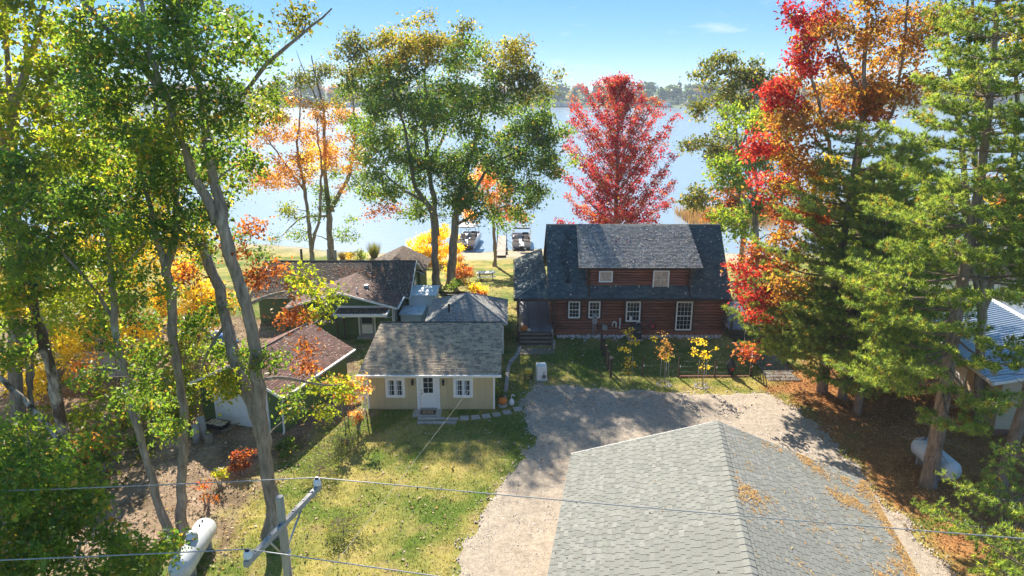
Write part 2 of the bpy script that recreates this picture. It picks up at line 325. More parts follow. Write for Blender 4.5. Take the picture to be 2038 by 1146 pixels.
# ------------------------------------------------------------------ roofs
TAB = {}
def shingles(parent, A, B, Cc, D, pal, expo=.14, wid=.31, singles=0, gap=.012, lift=.016, seed=1, mtl='shingle', vary=.16):
    r = random.Random(seed); A, B, Cc, D = map(Vector, (A, B, Cc, D))
    N = (B-A).cross(D-A).normalized()
    U = (D-A); U = (U-(B-A).normalized()*U.dot((B-A).normalized())).normalized()
    n = max(1, round(((D-A)-(B-A).normalized()*(D-A).dot((B-A).normalized())).length/expo)); mb = MB(); tabs = []
    E_ = (B-A).normalized()
    for i in range(n):
        L0 = A.lerp(D, i/n); R0 = B.lerp(Cc, i/n); L1 = A.lerp(D, (i+1)/n); R1 = B.lerp(Cc, (i+1)/n)
        w0 = (R0-L0).length; w1 = (R1-L1).length; s0 = 0.; base = (L0-A).dot(E_)
        s = -r.uniform(.2, .8)*wid
        while s < w0:
            ww = wid*r.uniform(.82, 1.18); a, b = max(s, 0), min(s+ww-gap, w0); s += ww
            if b-a < .03: continue
            p0 = L0+E_*a; p1 = L0+E_*b
            ta = a; tb = b
            off = (L1-L0).dot(E_); a1 = min(max(a-off, 0), w1); b1 = min(max(b-off, 0), w1)
            q0 = L1+E_*a1; q1 = L1+E_*b1
            tabs.append((p0, p1, q1, q0, b-a > .75*wid and abs(b1-a1-(b-a)) < .02))
    mw = parent.matrix_world if parent else Matrix()
    sing = set()
    if singles:
        root = parent
        while root.parent: root = root.parent
        mw = Matrix.Translation(root.location) @ root.rotation_euler.to_matrix().to_4x4()
        cand = []
        for k, t in enumerate(tabs):
            wp = mw @ ((t[0]+t[2])/2); yy = wp.y*_c-(wp.z-CAM_H)*_s; ux = 1019+FPX*wp.x/max(yy, .1); vy = 573-FPX*(wp.y*_s+(wp.z-CAM_H)*_c)/max(yy, .1)
            if t[4] and yy > 1 and -5 < ux < 2043 and vy < 1150: cand.append((yy, k))
        cand.sort(); sing = {k for _, k in cand[:singles]}
        key = 'tab'
        if key not in TAB:
            b = MB(); h = lift
            b.v = [(0,0,0),(1,0,0),(1,0,h),(0,0,h),(1,1,.003),(0,1,.003),(1,1,-.01),(0,1,-.01)]
            b.f = [(0,1,2,3),(3,2,4,5),(1,6,4,2),(0,3,5,7)]; b.c = [(1,1,1)]*4
            TAB[key] = b.mesh('shingle', M['shingle_tab'])
    for k, (p0, p1, q1, q0, ok) in enumerate(tabs):
        if k in sing:
            o = link('shingle', TAB['tab'], parent); Xv = p1-p0; Yv = q0-p0
            lf = r.uniform(.93, 1.07)
            m = Matrix(((Xv.x, Yv.x, N.x*lf, p0.x), (Xv.y, Yv.y, N.y*lf, p0.y), (Xv.z, Yv.z, N.z*lf, p0.z), (0,0,0,1))); o.matrix_local = m; continue
        base = pal[r.randrange(len(pal))]; v = r.uniform(1-vary, 1+vary); c = tuple(min(1, x*v) for x in base)
        h = N*lift*r.uniform(.93, 1.07); h1 = N*.003
        i = len(mb.v); mb.v += [tuple(x) for x in (p0, p1, p1+h, p0+h, q1+h1, q0+h1)]
        mb.f += [(i, i+1, i+2, i+3), (i+3, i+2, i+4, i+5), (i+1, i+4, i+2), (i, i+3, i+5)]; mb.c += [c]*4
    o = mb.build('shingles', M[mtl], parent, attr=True, kind='stuff')
    return o
def slab(name, parent, quad, th, mtl):
    q = [Vector(p) for p in quad]; N = (q[1]-q[0]).cross(q[-1]-q[0]).normalized()
    return MB().prism([p-N*.004 for p in q], -N*th).build(name, mtl, parent)
def litter_on(parent, quad, n, pal, size=.09, bias=None, name='leaf_litter', mtl='litter', seed=5, lift=.025, needle=False):
    r = np.random.default_rng(seed); A, B, Cc, D = [np.array(p, float) for p in quad]
    s = r.random(n); t = r.random(n)
    if bias is not None:
        keep = bias(s, t, r); s, t = s[keep], t[keep]
    n = len(s); s = s[:,None]; t = t[:,None]
    P = (A*(1-s)+B*s)*(1-t)+(D*(1-s)+Cc*s)*t; N = np.cross(B-A, D-A); N /= np.linalg.norm(N)
    e1 = (B-A)/np.linalg.norm(B-A); e2 = np.cross(N, e1); a = r.uniform(0, 6.28, (n,1)); d = e1*np.cos(a)+e2*np.sin(a); w = np.cross(N, d)
    sz = size*r.uniform(.6, 1.4, (n,1)); wf = .07 if needle else .42
    P = P+N*lift; k = N*sz*(.04 if needle else .22)*r.random((n,1))
    V = np.stack([P-d*sz*.5, P+w*sz*wf+k, P+d*sz*.5+k*.5, P-w*sz*wf+k], 1).reshape(-1, 3)
    i = np.arange(n)[:,None]*4; F = np.concatenate([i+np.array([[0,1,2]]), i+np.array([[0,2,3]])], 0)
    pal = np.array(pal); c = pal[r.integers(0, len(pal), n)]*r.uniform(.75, 1.25, (n,1)); c = np.concatenate([c, c], 0)
    return link(name, npmesh(name, V, F, np.clip(c, 0, 1), M[mtl]), parent, kind='stuff')
BROWN_LEAF = [(.30,.16,.07),(.24,.12,.05),(.38,.24,.12),(.42,.30,.17)]
PALE_LEAF = [(.74,.66,.54),(.66,.56,.42),(.52,.40,.27)]
def window(parent, x0, z0, w, h, y=0., cols=2, rows=2, split='h', inner='glass', trim=.09, curtain=False):
    """a window in a wall facing -y: white casing, panes set back, muntins"""
    t = trim; b = MB()
    b.box(x0-t, y-.05, z0-t, x0, y+.03, z0+h+t).box(x0+w, y-.05, z0-t, x0+w+t, y+.03, z0+h+t).box(x0, y-.05, z0+h, x0+w, y+.03, z0+h+t).box(x0, y-.065, z0-t, x0+w, y+.03, z0)
    f = b.build('window', M['white'], parent, bevel=.006)
    if split == 'h': rects = [(x0, z0, w, h/2), (x0, z0+h/2, w, h/2)]
    elif split == 'v': rects = [(x0, z0, w/2, h), (x0+w/2, z0, w/2, h)]
    else: rects = [(x0, z0, w, h)]
    sash = MB()
    for i, (a, c, ww, hh) in enumerate(rects):
        box('pane', M[inner], f, a+.025, y-.012, c+.025, a+ww-.025, y+.0, c+hh-.025)
        q = .03; yy = y-.03-(.008 if i else 0)
        sash.box(a, yy, c, a+q, y-.013, c+hh).box(a+ww-q, yy, c, a+ww, y-.013, c+hh).box(a+q, yy, c, a+ww-q, y-.013, c+q).box(a+q, yy, c+hh-q, a+ww-q, y-.013, c+hh)
        mu = MB()
        for k in range(1, cols): xx = a+ww*k/cols; mu.box(xx-.009, y-.022, c+q, xx+.009, y-.0125, c+hh-q)
        for k in range(1, rows): zz = c+hh*k/rows; mu.box(a+q, y-.0215, zz-.009, a+ww-q, y-.0128, zz+.009)
        if mu.v: mu.build('muntin', M['white'], f)
        if curtain:
            cu = MB(); cu.box(a+.03, y-.0125, c+.03, a+.03+ww*.26, y-.0121, c+hh*.97); cu.box(a+ww*.80, y-.0125, c+.03, a+ww-.03, y-.0121, c+hh*.97); cu.build('curtain', M['curtain'], f)
    sash.build('sash', M['white'], f)
    return f
def downspout(parent, x, y, z0, z1, out=(.0,-.35), r=.04, mtl='white', kick=True):
    pts = [(x, y, z1), (x, y, z0+.18)]
    if kick: pts += [(x+out[0]*.3, y+out[1]*.3, z0+.08), (x+out[0], y+out[1], z0+.05)]
    return tube('downspout', M[mtl], parent, pts, r, 6)

# ------------------------------------------------------------------ the small tan cottage
def cottage():
    P0 = Vector((-7.95, 34.4, 0)); R = thing('tan_cottage', 'small tan board cottage with white door between two white windows', 'cottage', P0)
    Wd, Dp = 7.0, 6.8
    MB().box(.02, .02, 0, Wd-.02, Dp, 2.1).prism([(.02,.02,2.1),(.02,4.0,3.55),(.02,Dp,2.3),(.02,Dp,2.1)], (Wd-.04,0,0)).build('wall', M['tan'], R)
    bw = .415
    def boards(xa, xb):
        n = round((xb-xa)/bw); w = (xb-xa)/n
        for i in range(n): MB().box(xa+i*w+.008, -.012, .06, xa+(i+1)*w-.008, .018, 2.09).build('board', M['tan'], R)
    boards(.09, 2.72); boards(3.99, Wd-.09)
    box('corner_trim', M['white'], R, -.01, -.03, .05, .085, .06, 2.1); box('corner_trim', M['white'], R, Wd-.085, -.03, .05, Wd+.01, .06, 2.1)
    for x0 in (1.13, 4.85):
        window(R, x0, .86, .84, .93, -.012, 2, 3, 'v', curtain=True, trim=.12)
    # door
    d = box('door', M['white'], R, 2.90, -.02, .12, 3.82, .02, 2.05, bevel=.008)
    for i in range(2):
        for j in range(3): box('pane', M['glass'], d, 3.10+i*.27, -.026, 1.02+j*.31, 3.345+i*.27, -.018, 1.305+j*.31)
    MB().box(3.06,-.032,.30,3.66,-.0205,.36).box(3.06,-.032,.82,3.66,-.0205,.88).box(3.06,-.032,.36,3.12,-.0205,.82).box(3.60,-.032,.36,3.66,-.0205,.82).build('door_panel', M['white'], d)
    MB().lathe([(.0,-.09),(.03,-.085),(.035,-.06),(.02,-.04),(.02,-.02)], (2.99, 0, 1.0), 10, 'y').lathe([(.0,-.05),(.03,-.045),(.03,-.02)], (2.99, 0, 1.16), 10, 'y').build('door_knob', M['black'], d)
    MB().box(2.73,-.06,.02,2.89,.02,2.1).box(3.83,-.06,.02,3.99,.02,2.1).build('door_frame', M['white'], R)
    box('threshold', M['grey_wood'], R, 2.89, -.08, .06, 3.83, .02, .115)
    for x in (2.52, 4.2):
        l = MB().box(x-.05,-.04,1.62,x+.05,-.012,1.84).tube([(x,-.04,1.80),(x,-.12,1.84),(x,-.16,1.80)], .012, 6).build('wall_lantern', M['black'], R)
        MB().lathe([(.03,0),(.055,.03),(.07,.2),(.05,.24),(.085,.25),(.02,.31)], (x,-.15,1.50), 8).build('lamp_housing', M['black'], l)
        MB().lathe([(.052,0),(.063,.12)], (x,-.15,1.55), 8).build('lamp_glass', M['curtain'], l)
    # roof: low slope, eave towards the lawn
    A, B, Cc, D = (-.40,-.36,2.24), (7.35,-.36,2.24), (7.40,4.0,3.72), (.16,4.0,3.72)
    slab('roof', R, (A,B,Cc,D), .09, M['white'])
    A2, B2 = (.16,7.15,2.45), (7.40,7.15,2.45); slab('roof', R, (D,Cc,B2,A2), .09, M['underlay'])
    pal = [(.47,.36,.245),(.36,.28,.20),(.55,.425,.28),(.28,.225,.17),(.48,.37,.26)]
    shingles(R, A, B, Cc, D, pal, seed=3); shingles(R, B2, A2, D, Cc, pal, seed=4)
    MB().tube([D, Cc], .055, 6).build('ridge_cap', M['underlay'], R)
    MB().box(-.42,-.40,2.08,7.37,-.365,2.23).build('fascia', M['white'], R)
    MB().prism([(-.42,-.41,2.13),(-.42,-.50,2.15),(-.42,-.51,2.24),(-.42,-.41,2.245)], (7.8,0,0)).build('gutter', M['white'], R)
    box('soffit', M['white'], R, -.38, -.36, 2.07, 7.33, -.02, 2.085)
    downspout(R, -.12, -.12, .0, 2.12, (-.03,-.2))
    litter_on(R, (A,B,Cc,D), 150, PALE_LEAF, .085, seed=8)
    st = box('concrete_step', M['concrete'], R, 2.55, -.95, -.03, 4.1, -.065, .055, bevel=.01)
    mt = box('doormat', M['mat_fibre'], None, -.42, -.26, 0, .42, .26, .02, loc=P0+Vector((3.36,-.45,.056)))
    b = MB(); b.box(-.36,-.2,.0201,.36,-.17,.023).box(-.36,.17,.0201,.36,.2,.023)
    for i in range(7): b.box(-.28+i*.085,-.09,.0201,-.28+i*.085+.045,.09,.023)
    b.build('mat_pattern', M['straw'], mt); tag(mt, 'dark brown doormat on the concrete step of the white door', 'doormat')
cottage()

# ------------------------------------------------------------------ grey hipped shed behind it, pale boxed lean-to
def hip_shed():
    cx, cy, hw = -3.05, 45.1, 2.75; R = thing('hipped_shed', 'grey shed with a four sided hipped roof and black vent pipe', 'shed', (cx, cy, 0))
    MB().box(-2.45,-2.45,0,2.45,2.45,2.2).build('wall', M['green'], R); h0, h1 = 2.2, 3.55
    pal = [(.30,.29,.275),(.26,.255,.245),(.33,.32,.30)]
    cs = [(-hw,-hw,h0),(hw,-hw,h0),(hw,hw,h0),(-hw,hw,h0)]
    for i in range(4):
        a, b = cs[i], cs[(i+1)%4]; slab('roof', R, (a, b, (0,0,h1)), .07, M['white'])
        shingles(R, a, b, (.0,0,h1), (0,0,h1), pal, seed=20+i)
        MB().tube([a, (0,0,h1)], .05, 6).build('hip_cap', M['grey_wood'], R)
    box('corner_board', M['white'], R, 2.40,-2.5,0,2.5,-2.4,2.2)
    MB().lathe([(.06,0),(.06,.55),(.09,.55),(.09,.66),(.02,.7)], (-1.15,-1.7,2.6), 10).build('vent_pipe', M['black'], R)
    litter_on(R, (cs[0],cs[1],(0,0,h1),(0,0,h1)), 25, PALE_LEAF, .09, seed=3)
hip_shed()
def white_box():
    R = thing('pale_wooden_enclosure', 'pale blue white boarded enclosure of two boxes with sloping lids', 'storage box', (-7.55, 48.2, 0), -.04)
    def unit(x0,y0,x1,y1,z0,z1):
        MB().box(x0,y0,0,x1,y1,z0).build('wall', M['palebox'], R)
        n = round((x1-x0)/.2)
        for i in range(n):
            w = (x1-x0)/n; box('board', M['palebox'], R, x0+i*w+.007, y0-.02, .04, x0+(i+1)*w-.007, y0-.002, z0-.01)
        MB().prism([(x0-.1,y0-.12,z0),(x0-.1,y1+.05,z1),(x0-.1,y1+.05,z1+.07),(x0-.1,y0-.12,z0+.07)], (x1-x0+.2,0,0)).build('lid', M['palebox'], R)
    unit(-.25,.9,1.75,2.6,2.15,2.4); unit(-.6,-.7,.95,.85,1.15,1.3)
    litter_on(R, [(-.6,-.7,1.225),(.95,-.7,1.225),(.95,.85,1.375),(-.6,.85,1.375)], 20, BROWN_LEAF, .1)
white_box()

# ------------------------------------------------------------------ green lake house
def lap(parent, p0, p1, z0, z1, step=.19, mtl='green', th=.02, slope_top=None):
    """lap siding on a wall running p0 -> p1 (local), facing to the right of that direction; every course a part"""
    p0 = Vector((*p0, 0)); p1 = Vector((*p1, 0)); d = (p1-p0).normalized(); L = (p1-p0).length; nrm = Vector((d.y, -d.x, 0)); z = z0
    while z < z1-.02:
        zt = min(z+step, z1); b = MB(); a0, a1 = 0, L
        if slope_top: a0, a1 = slope_top(z+step*.5, L)
        if a1-a0 > .15:
            q0, q1 = p0+d*a0, p0+d*a1
            b.prism([q0+nrm*.002+Vector((0,0,zt)), q0+nrm*.006+Vector((0,0,zt)), q0+nrm*th+Vector((0,0,z)), q0+nrm*.002+Vector((0,0,z))], q1-q0)
            b.build('siding_board', M[mtl], parent)
        z += step
def green_house():
    R = thing('green_lake_house', 'dark green house with brown leaf strewn gables and white trim', 'house', (-12.1, 46.2, 0))
    pal = [(.17,.10,.08),(.14,.085,.07),(.20,.12,.095),(.115,.078,.068)]; pal2 = [(.12,.088,.07),(.10,.075,.062),(.145,.108,.083)]
    # front wing: ridge along y
    MB().box(-3.6,0,0,3.6,5,2.25).prism([(-3.6,0,2.25),(3.6,0,2.25),(0,0,3.22)], (0,5,0)).build('wall', M['green'], R)
    def gable(z, L):
        if z < 2.25: return (0, L)
        k = (z-2.25)/.97*3.6; return (k, L-k)
    lap(R, (-3.6,0), (3.6,0), .1, 3.15, .19, slope_top=gable); lap(R, (3.6,0), (3.6,5), .1, 2.2, .19)
    Q = [(-4.0,-.45,2.22),(0,-.45,3.36),(0,6.4,3.36),(-4.0,6.4,2.22)]; Q2 = [(0,-.45,3.36),(4.0,-.45,2.22),(4.0,6.4,2.22),(0,6.4,3.36)]
    slab('roof', R, Q, .08, M['white']); slab('roof', R, Q2, .08, M['white'])
    shingles(R, (4.0,-.45,2.22),(4.0,3.2,2.22),(0,6.4,3.36),(0,-.45,3.36), pal, seed=31); shingles(R, (-4.0,6.4,2.22),(-4.0,-.45,2.22),(0,-.45,3.36),(0,6.4,3.36), pal, seed=32)
    MB().prism([(-4.02,-.47,2.12),(-4.02,-.47,2.26),(0,-.47,3.40),(4.02,-.47,2.26),(4.02,-.47,2.12),(0,-.47,3.26)], (0,-.05,0)).build('bargeboard', M['white'], R)
    MB().prism([(4.03,-.4,2.12),(4.13,-.4,2.14),(4.13,-.4,2.24),(4.03,-.4,2.24)], (0,3.6,0)).build('gutter', M['white'], R)
    downspout(R, 3.72, -.08, 0, 2.1, (.1,-.1)); downspout(R, 3.75, 3.0, 0, 2.1, (.1,-.1))
    box('corner_trim', M['white'], R, 3.54,-.03,0,3.64,.07,2.2)
    MB().lathe([(.05,0),(.05,.42)], (1.0,.6,3.0), 8).build('vent_pipe', M['white'], R)
    box('roof_vent', M['grey'], R, 1.2, 2.0, 2.95, 1.5, 2.35, 3.2)
    w = window(R, 3.0, .9, .01, .01, 0) if False else None
    sw = MB().box(3.625,1.0,.8,3.66,1.9,1.95).build('window', M['white'], R); box('pane', M['glass'], sw, 3.661,1.08,.88,3.665,1.46,1.87); box('pane', M['glass'], sw, 3.661,1.5,.88,3.665,1.82,1.87)
    # porch hood, gutter and door
    MB().box(-.2,-1.35,1.98,3.35,-.02,2.08).build('porch_roof', M['underlay'], R)
    MB().box(-.3,-1.47,1.90,3.45,-1.36,2.10).box(-.3,-1.36,1.9,-.21,-.02,2.10).box(3.36,-1.36,1.9,3.45,-.02,2.10).box(-.3,-.06,2.12,3.45,-.021,2.28).build('porch_fascia', M['white'], R)
    litter_on(R, [(-.2,-1.35,2.085),(3.35,-1.35,2.085),(3.35,-.05,2.085),(-.2,-.05,2.085)], 420, BROWN_LEAF+[(.14,.09,.06)], .1)
    for x in (1.18, 2.30): box('porch_post', M['white'], R, x-.05,-.12,0,x+.05,-.03,1.97)
    d = box('door', M['grey'], R, 1.27,-.05,.1,2.21,-.022,1.95); box('pane', M['glass'], d, 1.38,-.056,.95,2.10,-.0505,1.42); box('pane', M['glass'], d, 1.38,-.056,1.48,2.10,-.0505,1.88)
    box('door_panel', M['white'], d, 1.36,-.058,.2,2.12,-.0505,.85)
    box('concrete_step', M['concrete'], R, 1.1,-.75,0,2.4,-.13,.1)
    tube('downspout', M['white'], R, [(3.3,-1.4,1.95),(3.3,-1.0,1.7),(3.55,-.2,1.5)], .035, 6)
    # main block: ridge along x
    Ym = 2.9
    MB().box(-7.0,Ym,0,4.1,9.6,2.25).prism([(-7,Ym,2.25),(-7,9.6,2.25),(-7,6.3,3.85)], (11.1,0,0)).build('wall', M['green'], R)
    def g2(z, L):
        if z < 2.25: return (0, L)
        k = (z-2.25)/1.6*3.35; return (k, L-k)
    lap(R, (4.1,Ym), (4.1,9.6), .1, 3.8, .19, slope_top=g2)
    mA, mB, mC, mD = (-7.5,2.35,2.15),(4.5,2.35,2.15),(4.5,6.3,3.98),(-7.5,6.3,3.98); mE, mF = (4.5,10.1,2.2),(-7.5,10.1,2.2)
    slab('roof', R, (mA,mB,mC,mD), .09, M['white']); slab('roof', R, (mD,mC,mE,mF), .09, M['white'])
    shingles(R, mA, mB, mC, mD, pal2, seed=33); shingles(R, mE, mF, mD, mC, pal2, seed=34)
    MB().tube([mC, mD], .06, 6).build('ridge_cap', M['underlay'], R)
    MB().prism([(4.51,2.3,2.02),(4.51,2.3,2.18),(4.51,6.3,4.02),(4.51,10.15,2.22),(4.51,10.15,2.06),(4.51,6.3,3.84)], (.04,0,0)).build('bargeboard', M['white'], R)
    box('window', M['white'], R, 4.125,7.2,.9,4.15,8.3,2.0)
    litter_on(R, (mA,mB,mC,mD), 1500, PALE_LEAF+BROWN_LEAF, .1, lambda s,t,r: (r.random(len(s)) < .35+.65*(1-t)*(s<.65)), seed=9)
    litter_on(R, [(-1.5,4.4,3.1),(1.6,4.4,3.1),(2.4,5.6,3.66),(-1.8,5.6,3.66)], 260, [(.40,.16,.06),(.34,.13,.05)], .11, seed=10)
    litter_on(R, [(4.0,-.45,2.22),(4.0,3.2,2.22),(0,6.4,3.36),(0,-.45,3.36)], 220, PALE_LEAF, .085, seed=11)
    # rear wing
    MB().box(.1,9.7,-.6,4.3,14,2.2).prism([(.1,14,2.2),(4.3,14,2.2),(2.2,14,3.2)], (0,-4.3,0)).build('wall', M['green'], R)
    rQ = [(4.75,9.0,2.2),(4.75,14.4,2.2),(2.2,14.4,3.42),(2.2,9.0,3.42)]; rL = [(-.35,14.4,2.2),(-.35,9.0,2.2),(2.2,9.0,3.42),(2.2,14.4,3.42)]
    for q, s in ((rQ, 35), (rL, 36)): slab('roof', R, q, .08, M['white']); shingles(R, *q, pal2, seed=s)
    litter_on(R, rL, 160, PALE_LEAF, .1, seed=13); litter_on(R, rQ, 160, BROWN_LEAF, .1, seed=14)
green_house()
def small_pergola():
    R = thing('slatted_arbour', 'small dark slatted arbour by the green house door', 'arbour', (-13.6, 44.9, 0))
    for x, y in ((-1.7,-1),(1.7,-1),(-1.7,.9),(1.7,.9)): box('post', M['dark_wood'], R, x-.05,y-.05,0,x+.05,y+.05,1.78)
    for i in range(13): box('slat', M['dark_wood'], R, -1.9+i*.31,-1.2,1.82,-1.9+i*.31+.07,1.1,1.90)
    MB().box(-1.9,-1.05,1.78,1.9,-.95,1.819).box(-1.9,.85,1.78,1.9,.95,1.819).build('beam', M['dark_wood'], R)
small_pergola()

# ------------------------------------------------------------------ green garage among the trees
def garage_left():
    R = thing('green_garage', 'small green garage with reddish brown gable roof and white door', 'garage', (-11.73, 31.69, 0), math.radians(-17.5))
    Wd, L = 5.0, 6.3                                                  # front wall runs to -x, right wall to +y
    MB().box(-Wd,0,0,0,L,2.35).prism([(-Wd,0,2.35),(0,0,2.35),(-Wd/2,0,3.5)], (0,L,0)).build('wall', M['green'], R)
    def g(z, Lw):
        if z < 2.35: return (0, Lw)
        k = (z-2.35)/1.15*2.5; return (k, Lw-k)
    lap(R, (-Wd,0), (-4.2,0), .08, 2.35, .19); lap(R, (-.75,0), (0,0), .08, 2.35, .19); lap(R, (-Wd,0), (0,0), 2.35, 3.45, .19, slope_top=g); lap(R, (0,0), (0,L), .08, 2.3, .19)
    d = box('garage_door', M['white'], R, -4.0,-.03,.04,-.95,.0,2.08)
    for j in range(4):
        box('door_panel', M['white'], d, -3.97,-.045,.06+j*.505,-.98,-.031,.06+j*.505+.49)
    MB().box(-4.16,-.06,0,-4.02,.0,2.2).box(-.93,-.06,0,-.79,.0,2.2).box(-4.02,-.06,2.09,-.93,.0,2.2).build('door_frame', M['white'], R)
    pal = [(.25,.135,.11),(.21,.112,.092),(.29,.16,.13),(.17,.098,.082)]
    A, B, Cc, D = (.4,-.4,2.2),(.4,L+.35,2.2),(-2.5,L+.35,3.6),(-2.5,-.4,3.6); A2, B2 = (-5.4,L+.35,2.2),(-5.4,-.4,2.2)
    slab('roof', R, (A,B,Cc,D), .08, M['white']); slab('roof', R, (A2,B2,D,Cc), .08, M['white'])
    shingles(R, A, B, Cc, D, pal, seed=41); shingles(R, A2, B2, D, Cc, pal, seed=42)
    MB().tube([D, Cc], .05, 6).build('ridge_cap', M['underlay'], R)
    MB().prism([(-5.42,-.42,2.1),(-5.42,-.42,2.25),(-2.5,-.42,3.65),(.42,-.42,2.25),(.42,-.42,2.1),(-2.5,-.42,3.5)], (0,-.04,0)).build('bargeboard', M['white'], R)
    MB().prism([(.41,-.38,2.1),(.5,-.38,2.12),(.5,-.38,2.22),(.41,-.38,2.22)], (0,L+.7,0)).build('gutter', M['white'], R)
    tube('downspout', M['white'], R, [(.44,-.3,2.12),(.2,-.12,1.9),(.07,-.09,1.7),(.07,-.09,.2),(.12,-.25,.08)], .05, 6)
    tube('downspout', M['white'], R, [(.25,4.0,.12),(1.0,3.6,.06)], .05, 6)
    litter_on(R, (A,B,Cc,D), 200, PALE_LEAF, .09, seed=15)
    litter_on(R, (A,B,Cc,D), 120, BROWN_LEAF, .1, seed=16)
garage_left()

# ------------------------------------------------------------------ log house
def log_house():
    X0, X1, Y0, Y1 = 2.95, 15.2, 46.2, 54.6; R = thing('log_house', 'dark brown log house with green roof and wide shed dormer', 'house', (X0, Y0, 0)); Wd = X1-X0; Dp = Y1-Y0
    MB().box(.15,.17,-.1,Wd-.15,Dp,3.0).prism([(.15,.3,3.0),(.15,Dp,3.0),(.15,4.0,7.0)], (Wd-.3,0,0)).build('wall', M['dark_trim'], R)
    box('foundation', M['brick'], R, .05,.1,-.1,Wd-.05,.3,.28)
    wins = [(1.12,1.42,.70,1.12),(2.56,1.42,.70,1.12),(5.22,1.16,.90,1.37),(8.80,.50,1.02,2.03)]
    dlog = .212; nlog = 13; z = .28+dlog/2
    def logs(spans, z, y, r):
        for a, b in spans:
            if b-a > .1:
                n = max(2, int((b-a)/1.5)+1); pts = [(a+(b-a)*i/(n-1), y+random.uniform(-.008,.008), z+random.uniform(-.006,.006)) for i in range(n)]
                MB().tube(pts, r, 9).build('log', M['log'], R, smooth=True)
    for i in range(nlog):
        sp = [(-.28 if i%2 else -.04, Wd+(.28 if i%2 else .04))]
        for (wx, wz, ww, wh) in wins:
            if wz-.16 < z < wz+wh+.16:
                ns = []
                for a, b in sp:
                    if a < wx-.15 and b > wx+ww+.15: ns += [(a, wx-.15), (wx+ww+.15, b)]
                    else: ns.append((a, b))
                sp = ns
        logs(sp, z, .10, dlog/2-.010); z += dlog
    for i in range(nlog):                                              # crossing ends of the side walls' logs
        zz = .28+dlog/2+i*dlog+dlog/2
        if i%2 == 0 or True:
            for x in (.02, Wd-.02):
                MB().tube([(x,-.30,zz-dlog*.5+(.0 if i%2 else .0)),(x,.1,zz-dlog*.5)], dlog/2-.012, 9).build('log_end', M['log_end'], R, smooth=True)
        if i < nlog: MB().tube([(.04,.1,zz),(.04,Dp,zz)], dlog/2, 7).build('log', M['log'], R, smooth=True)
    for (wx, wz, ww, wh) in wins:
        MB().box(wx-.16,-.03,wz-.16,wx-.07,.1,wz+wh+.16).box(wx+ww+.07,-.03,wz-.16,wx+ww+.16,.1,wz+wh+.16).box(wx-.07,-.03,wz+wh+.07,wx+ww+.07,.1,wz+wh+.16).box(wx-.07,-.03,wz-.16,wx+ww+.07,.1,wz-.07).build('window_surround', M['dark_trim'], R)
        window(R, wx, wz, ww, wh, -.02, 4 if ww > .8 else 3, 3 if wh > 1.5 else 2, 'h', trim=.07)
    # main roof
    pal = [(.085,.125,.135),(.07,.105,.12),(.10,.14,.145),(.062,.09,.105)]
    ey, ez, ry, rz = -.6, 2.98, 3.7, 7.38
    A, B, Cc, D = (-.45,ey,ez),(Wd+.15,ey,ez),(Wd+.25,ry,rz),(-.42,ry,rz); A2, B2 = (Wd+.25,8.9,3.0),(-.42,8.9,3.0)
    slab('roof', R, (A,B,Cc,D), .12, M['dark_trim']); slab('roof', R, (D,Cc,A2,B2), .12, M['dark_trim'])
    shingles(R, A, B, Cc, D, pal, seed=51, expo=.15); shingles(R, A2, B2, D, Cc, pal, seed=52, expo=.3, wid=.6)
    MB().tube([D, Cc], .07, 6).build('ridge_cap', M['shingle_tab'], R)
    MB().box(-.46,ey-.07,ez-.17,Wd+.16,ey-.01,ez+.01).build('fascia', M['dark_trim'], R)
    MB().prism([(-.46,ey-.08,ez-.12),(-.46,ey-.18,ez-.10),(-.46,ey-.19,ez),(-.46,ey-.08,ez)], (Wd+.6,0,0)).build('gutter', M['dark_trim'], R)
    # dormer
    dx0, dx1, dy = 2.34, 9.62, .12; dz0 = ez+(dy-ey)*1.023; dz1 = 5.05
    MB().prism([(dx0+.05,dy+.1,dz0-.1),(dx0+.05,dy+.1,dz1),(dx0+.05,3.6,7.1)], (dx1-dx0-.1,0,0)).build('dormer_wall', M['log'], R)
    nl = 7; dl = (dz1-dz0)/nl; dwins = [(3.22,4.05,.84,.70),(7.02,3.58,1.02,1.20)]
    for i in range(nl):
        zz = dz0+dl*(i+.5); sp = [(dx0-.1*(i%2), dx1+.1*(i%2))]
        for (wx, wz, ww, wh) in dwins:
            if wz-.08 < zz < wz+wh+.08:
                ns = []
                for a, b in sp:
                    if a < wx-.05 and b > wx+ww+.05: ns += [(a, wx-.05), (wx+ww+.05, b)]
                    else: ns.append((a, b))
                sp = ns
        logs(sp, zz, dy+.06, dl/2-.005)
        for x in (dx0, dx1): MB().tube([(x,dy-.16,zz),(x,dy+.1,zz)], dl/2-.015, 8).build('log_end', M['log_end'], R, smooth=True)
    for (wx, wz, ww, wh), (cl, rw) in zip(dwins, ((2,1),(2,2))): window(R, wx, wz, ww, wh, dy-.06, cl, rw, 'n', inner='blind', trim=.065)
    a, b, c_, d = (1.70,-.28,5.10),(10.35,-.28,5.10),(10.10,3.62,7.42),(1.83,3.62,7.42)
    slab('dormer_roof', R, (a,b,c_,d), .12, M['dark_trim'])
    shingles(R, a, b, c_, d, [(.34,.325,.30),(.28,.27,.255),(.39,.37,.34),(.24,.235,.225)], seed=53, expo=.14)
    litter_on(R, (a,b,c_,d), 560, PALE_LEAF+[(.6,.54,.52)], .11, seed=17); litter_on(R, (A,B,Cc,D), 170, PALE_LEAF, .10, seed=18)
    litter_on(R, [(3.5,1.6,6.23),(6,1.6,6.23),(6,2.4,6.71),(3.5,2.4,6.71)], 30, [(.4,.08,.14)], .09, seed=19)
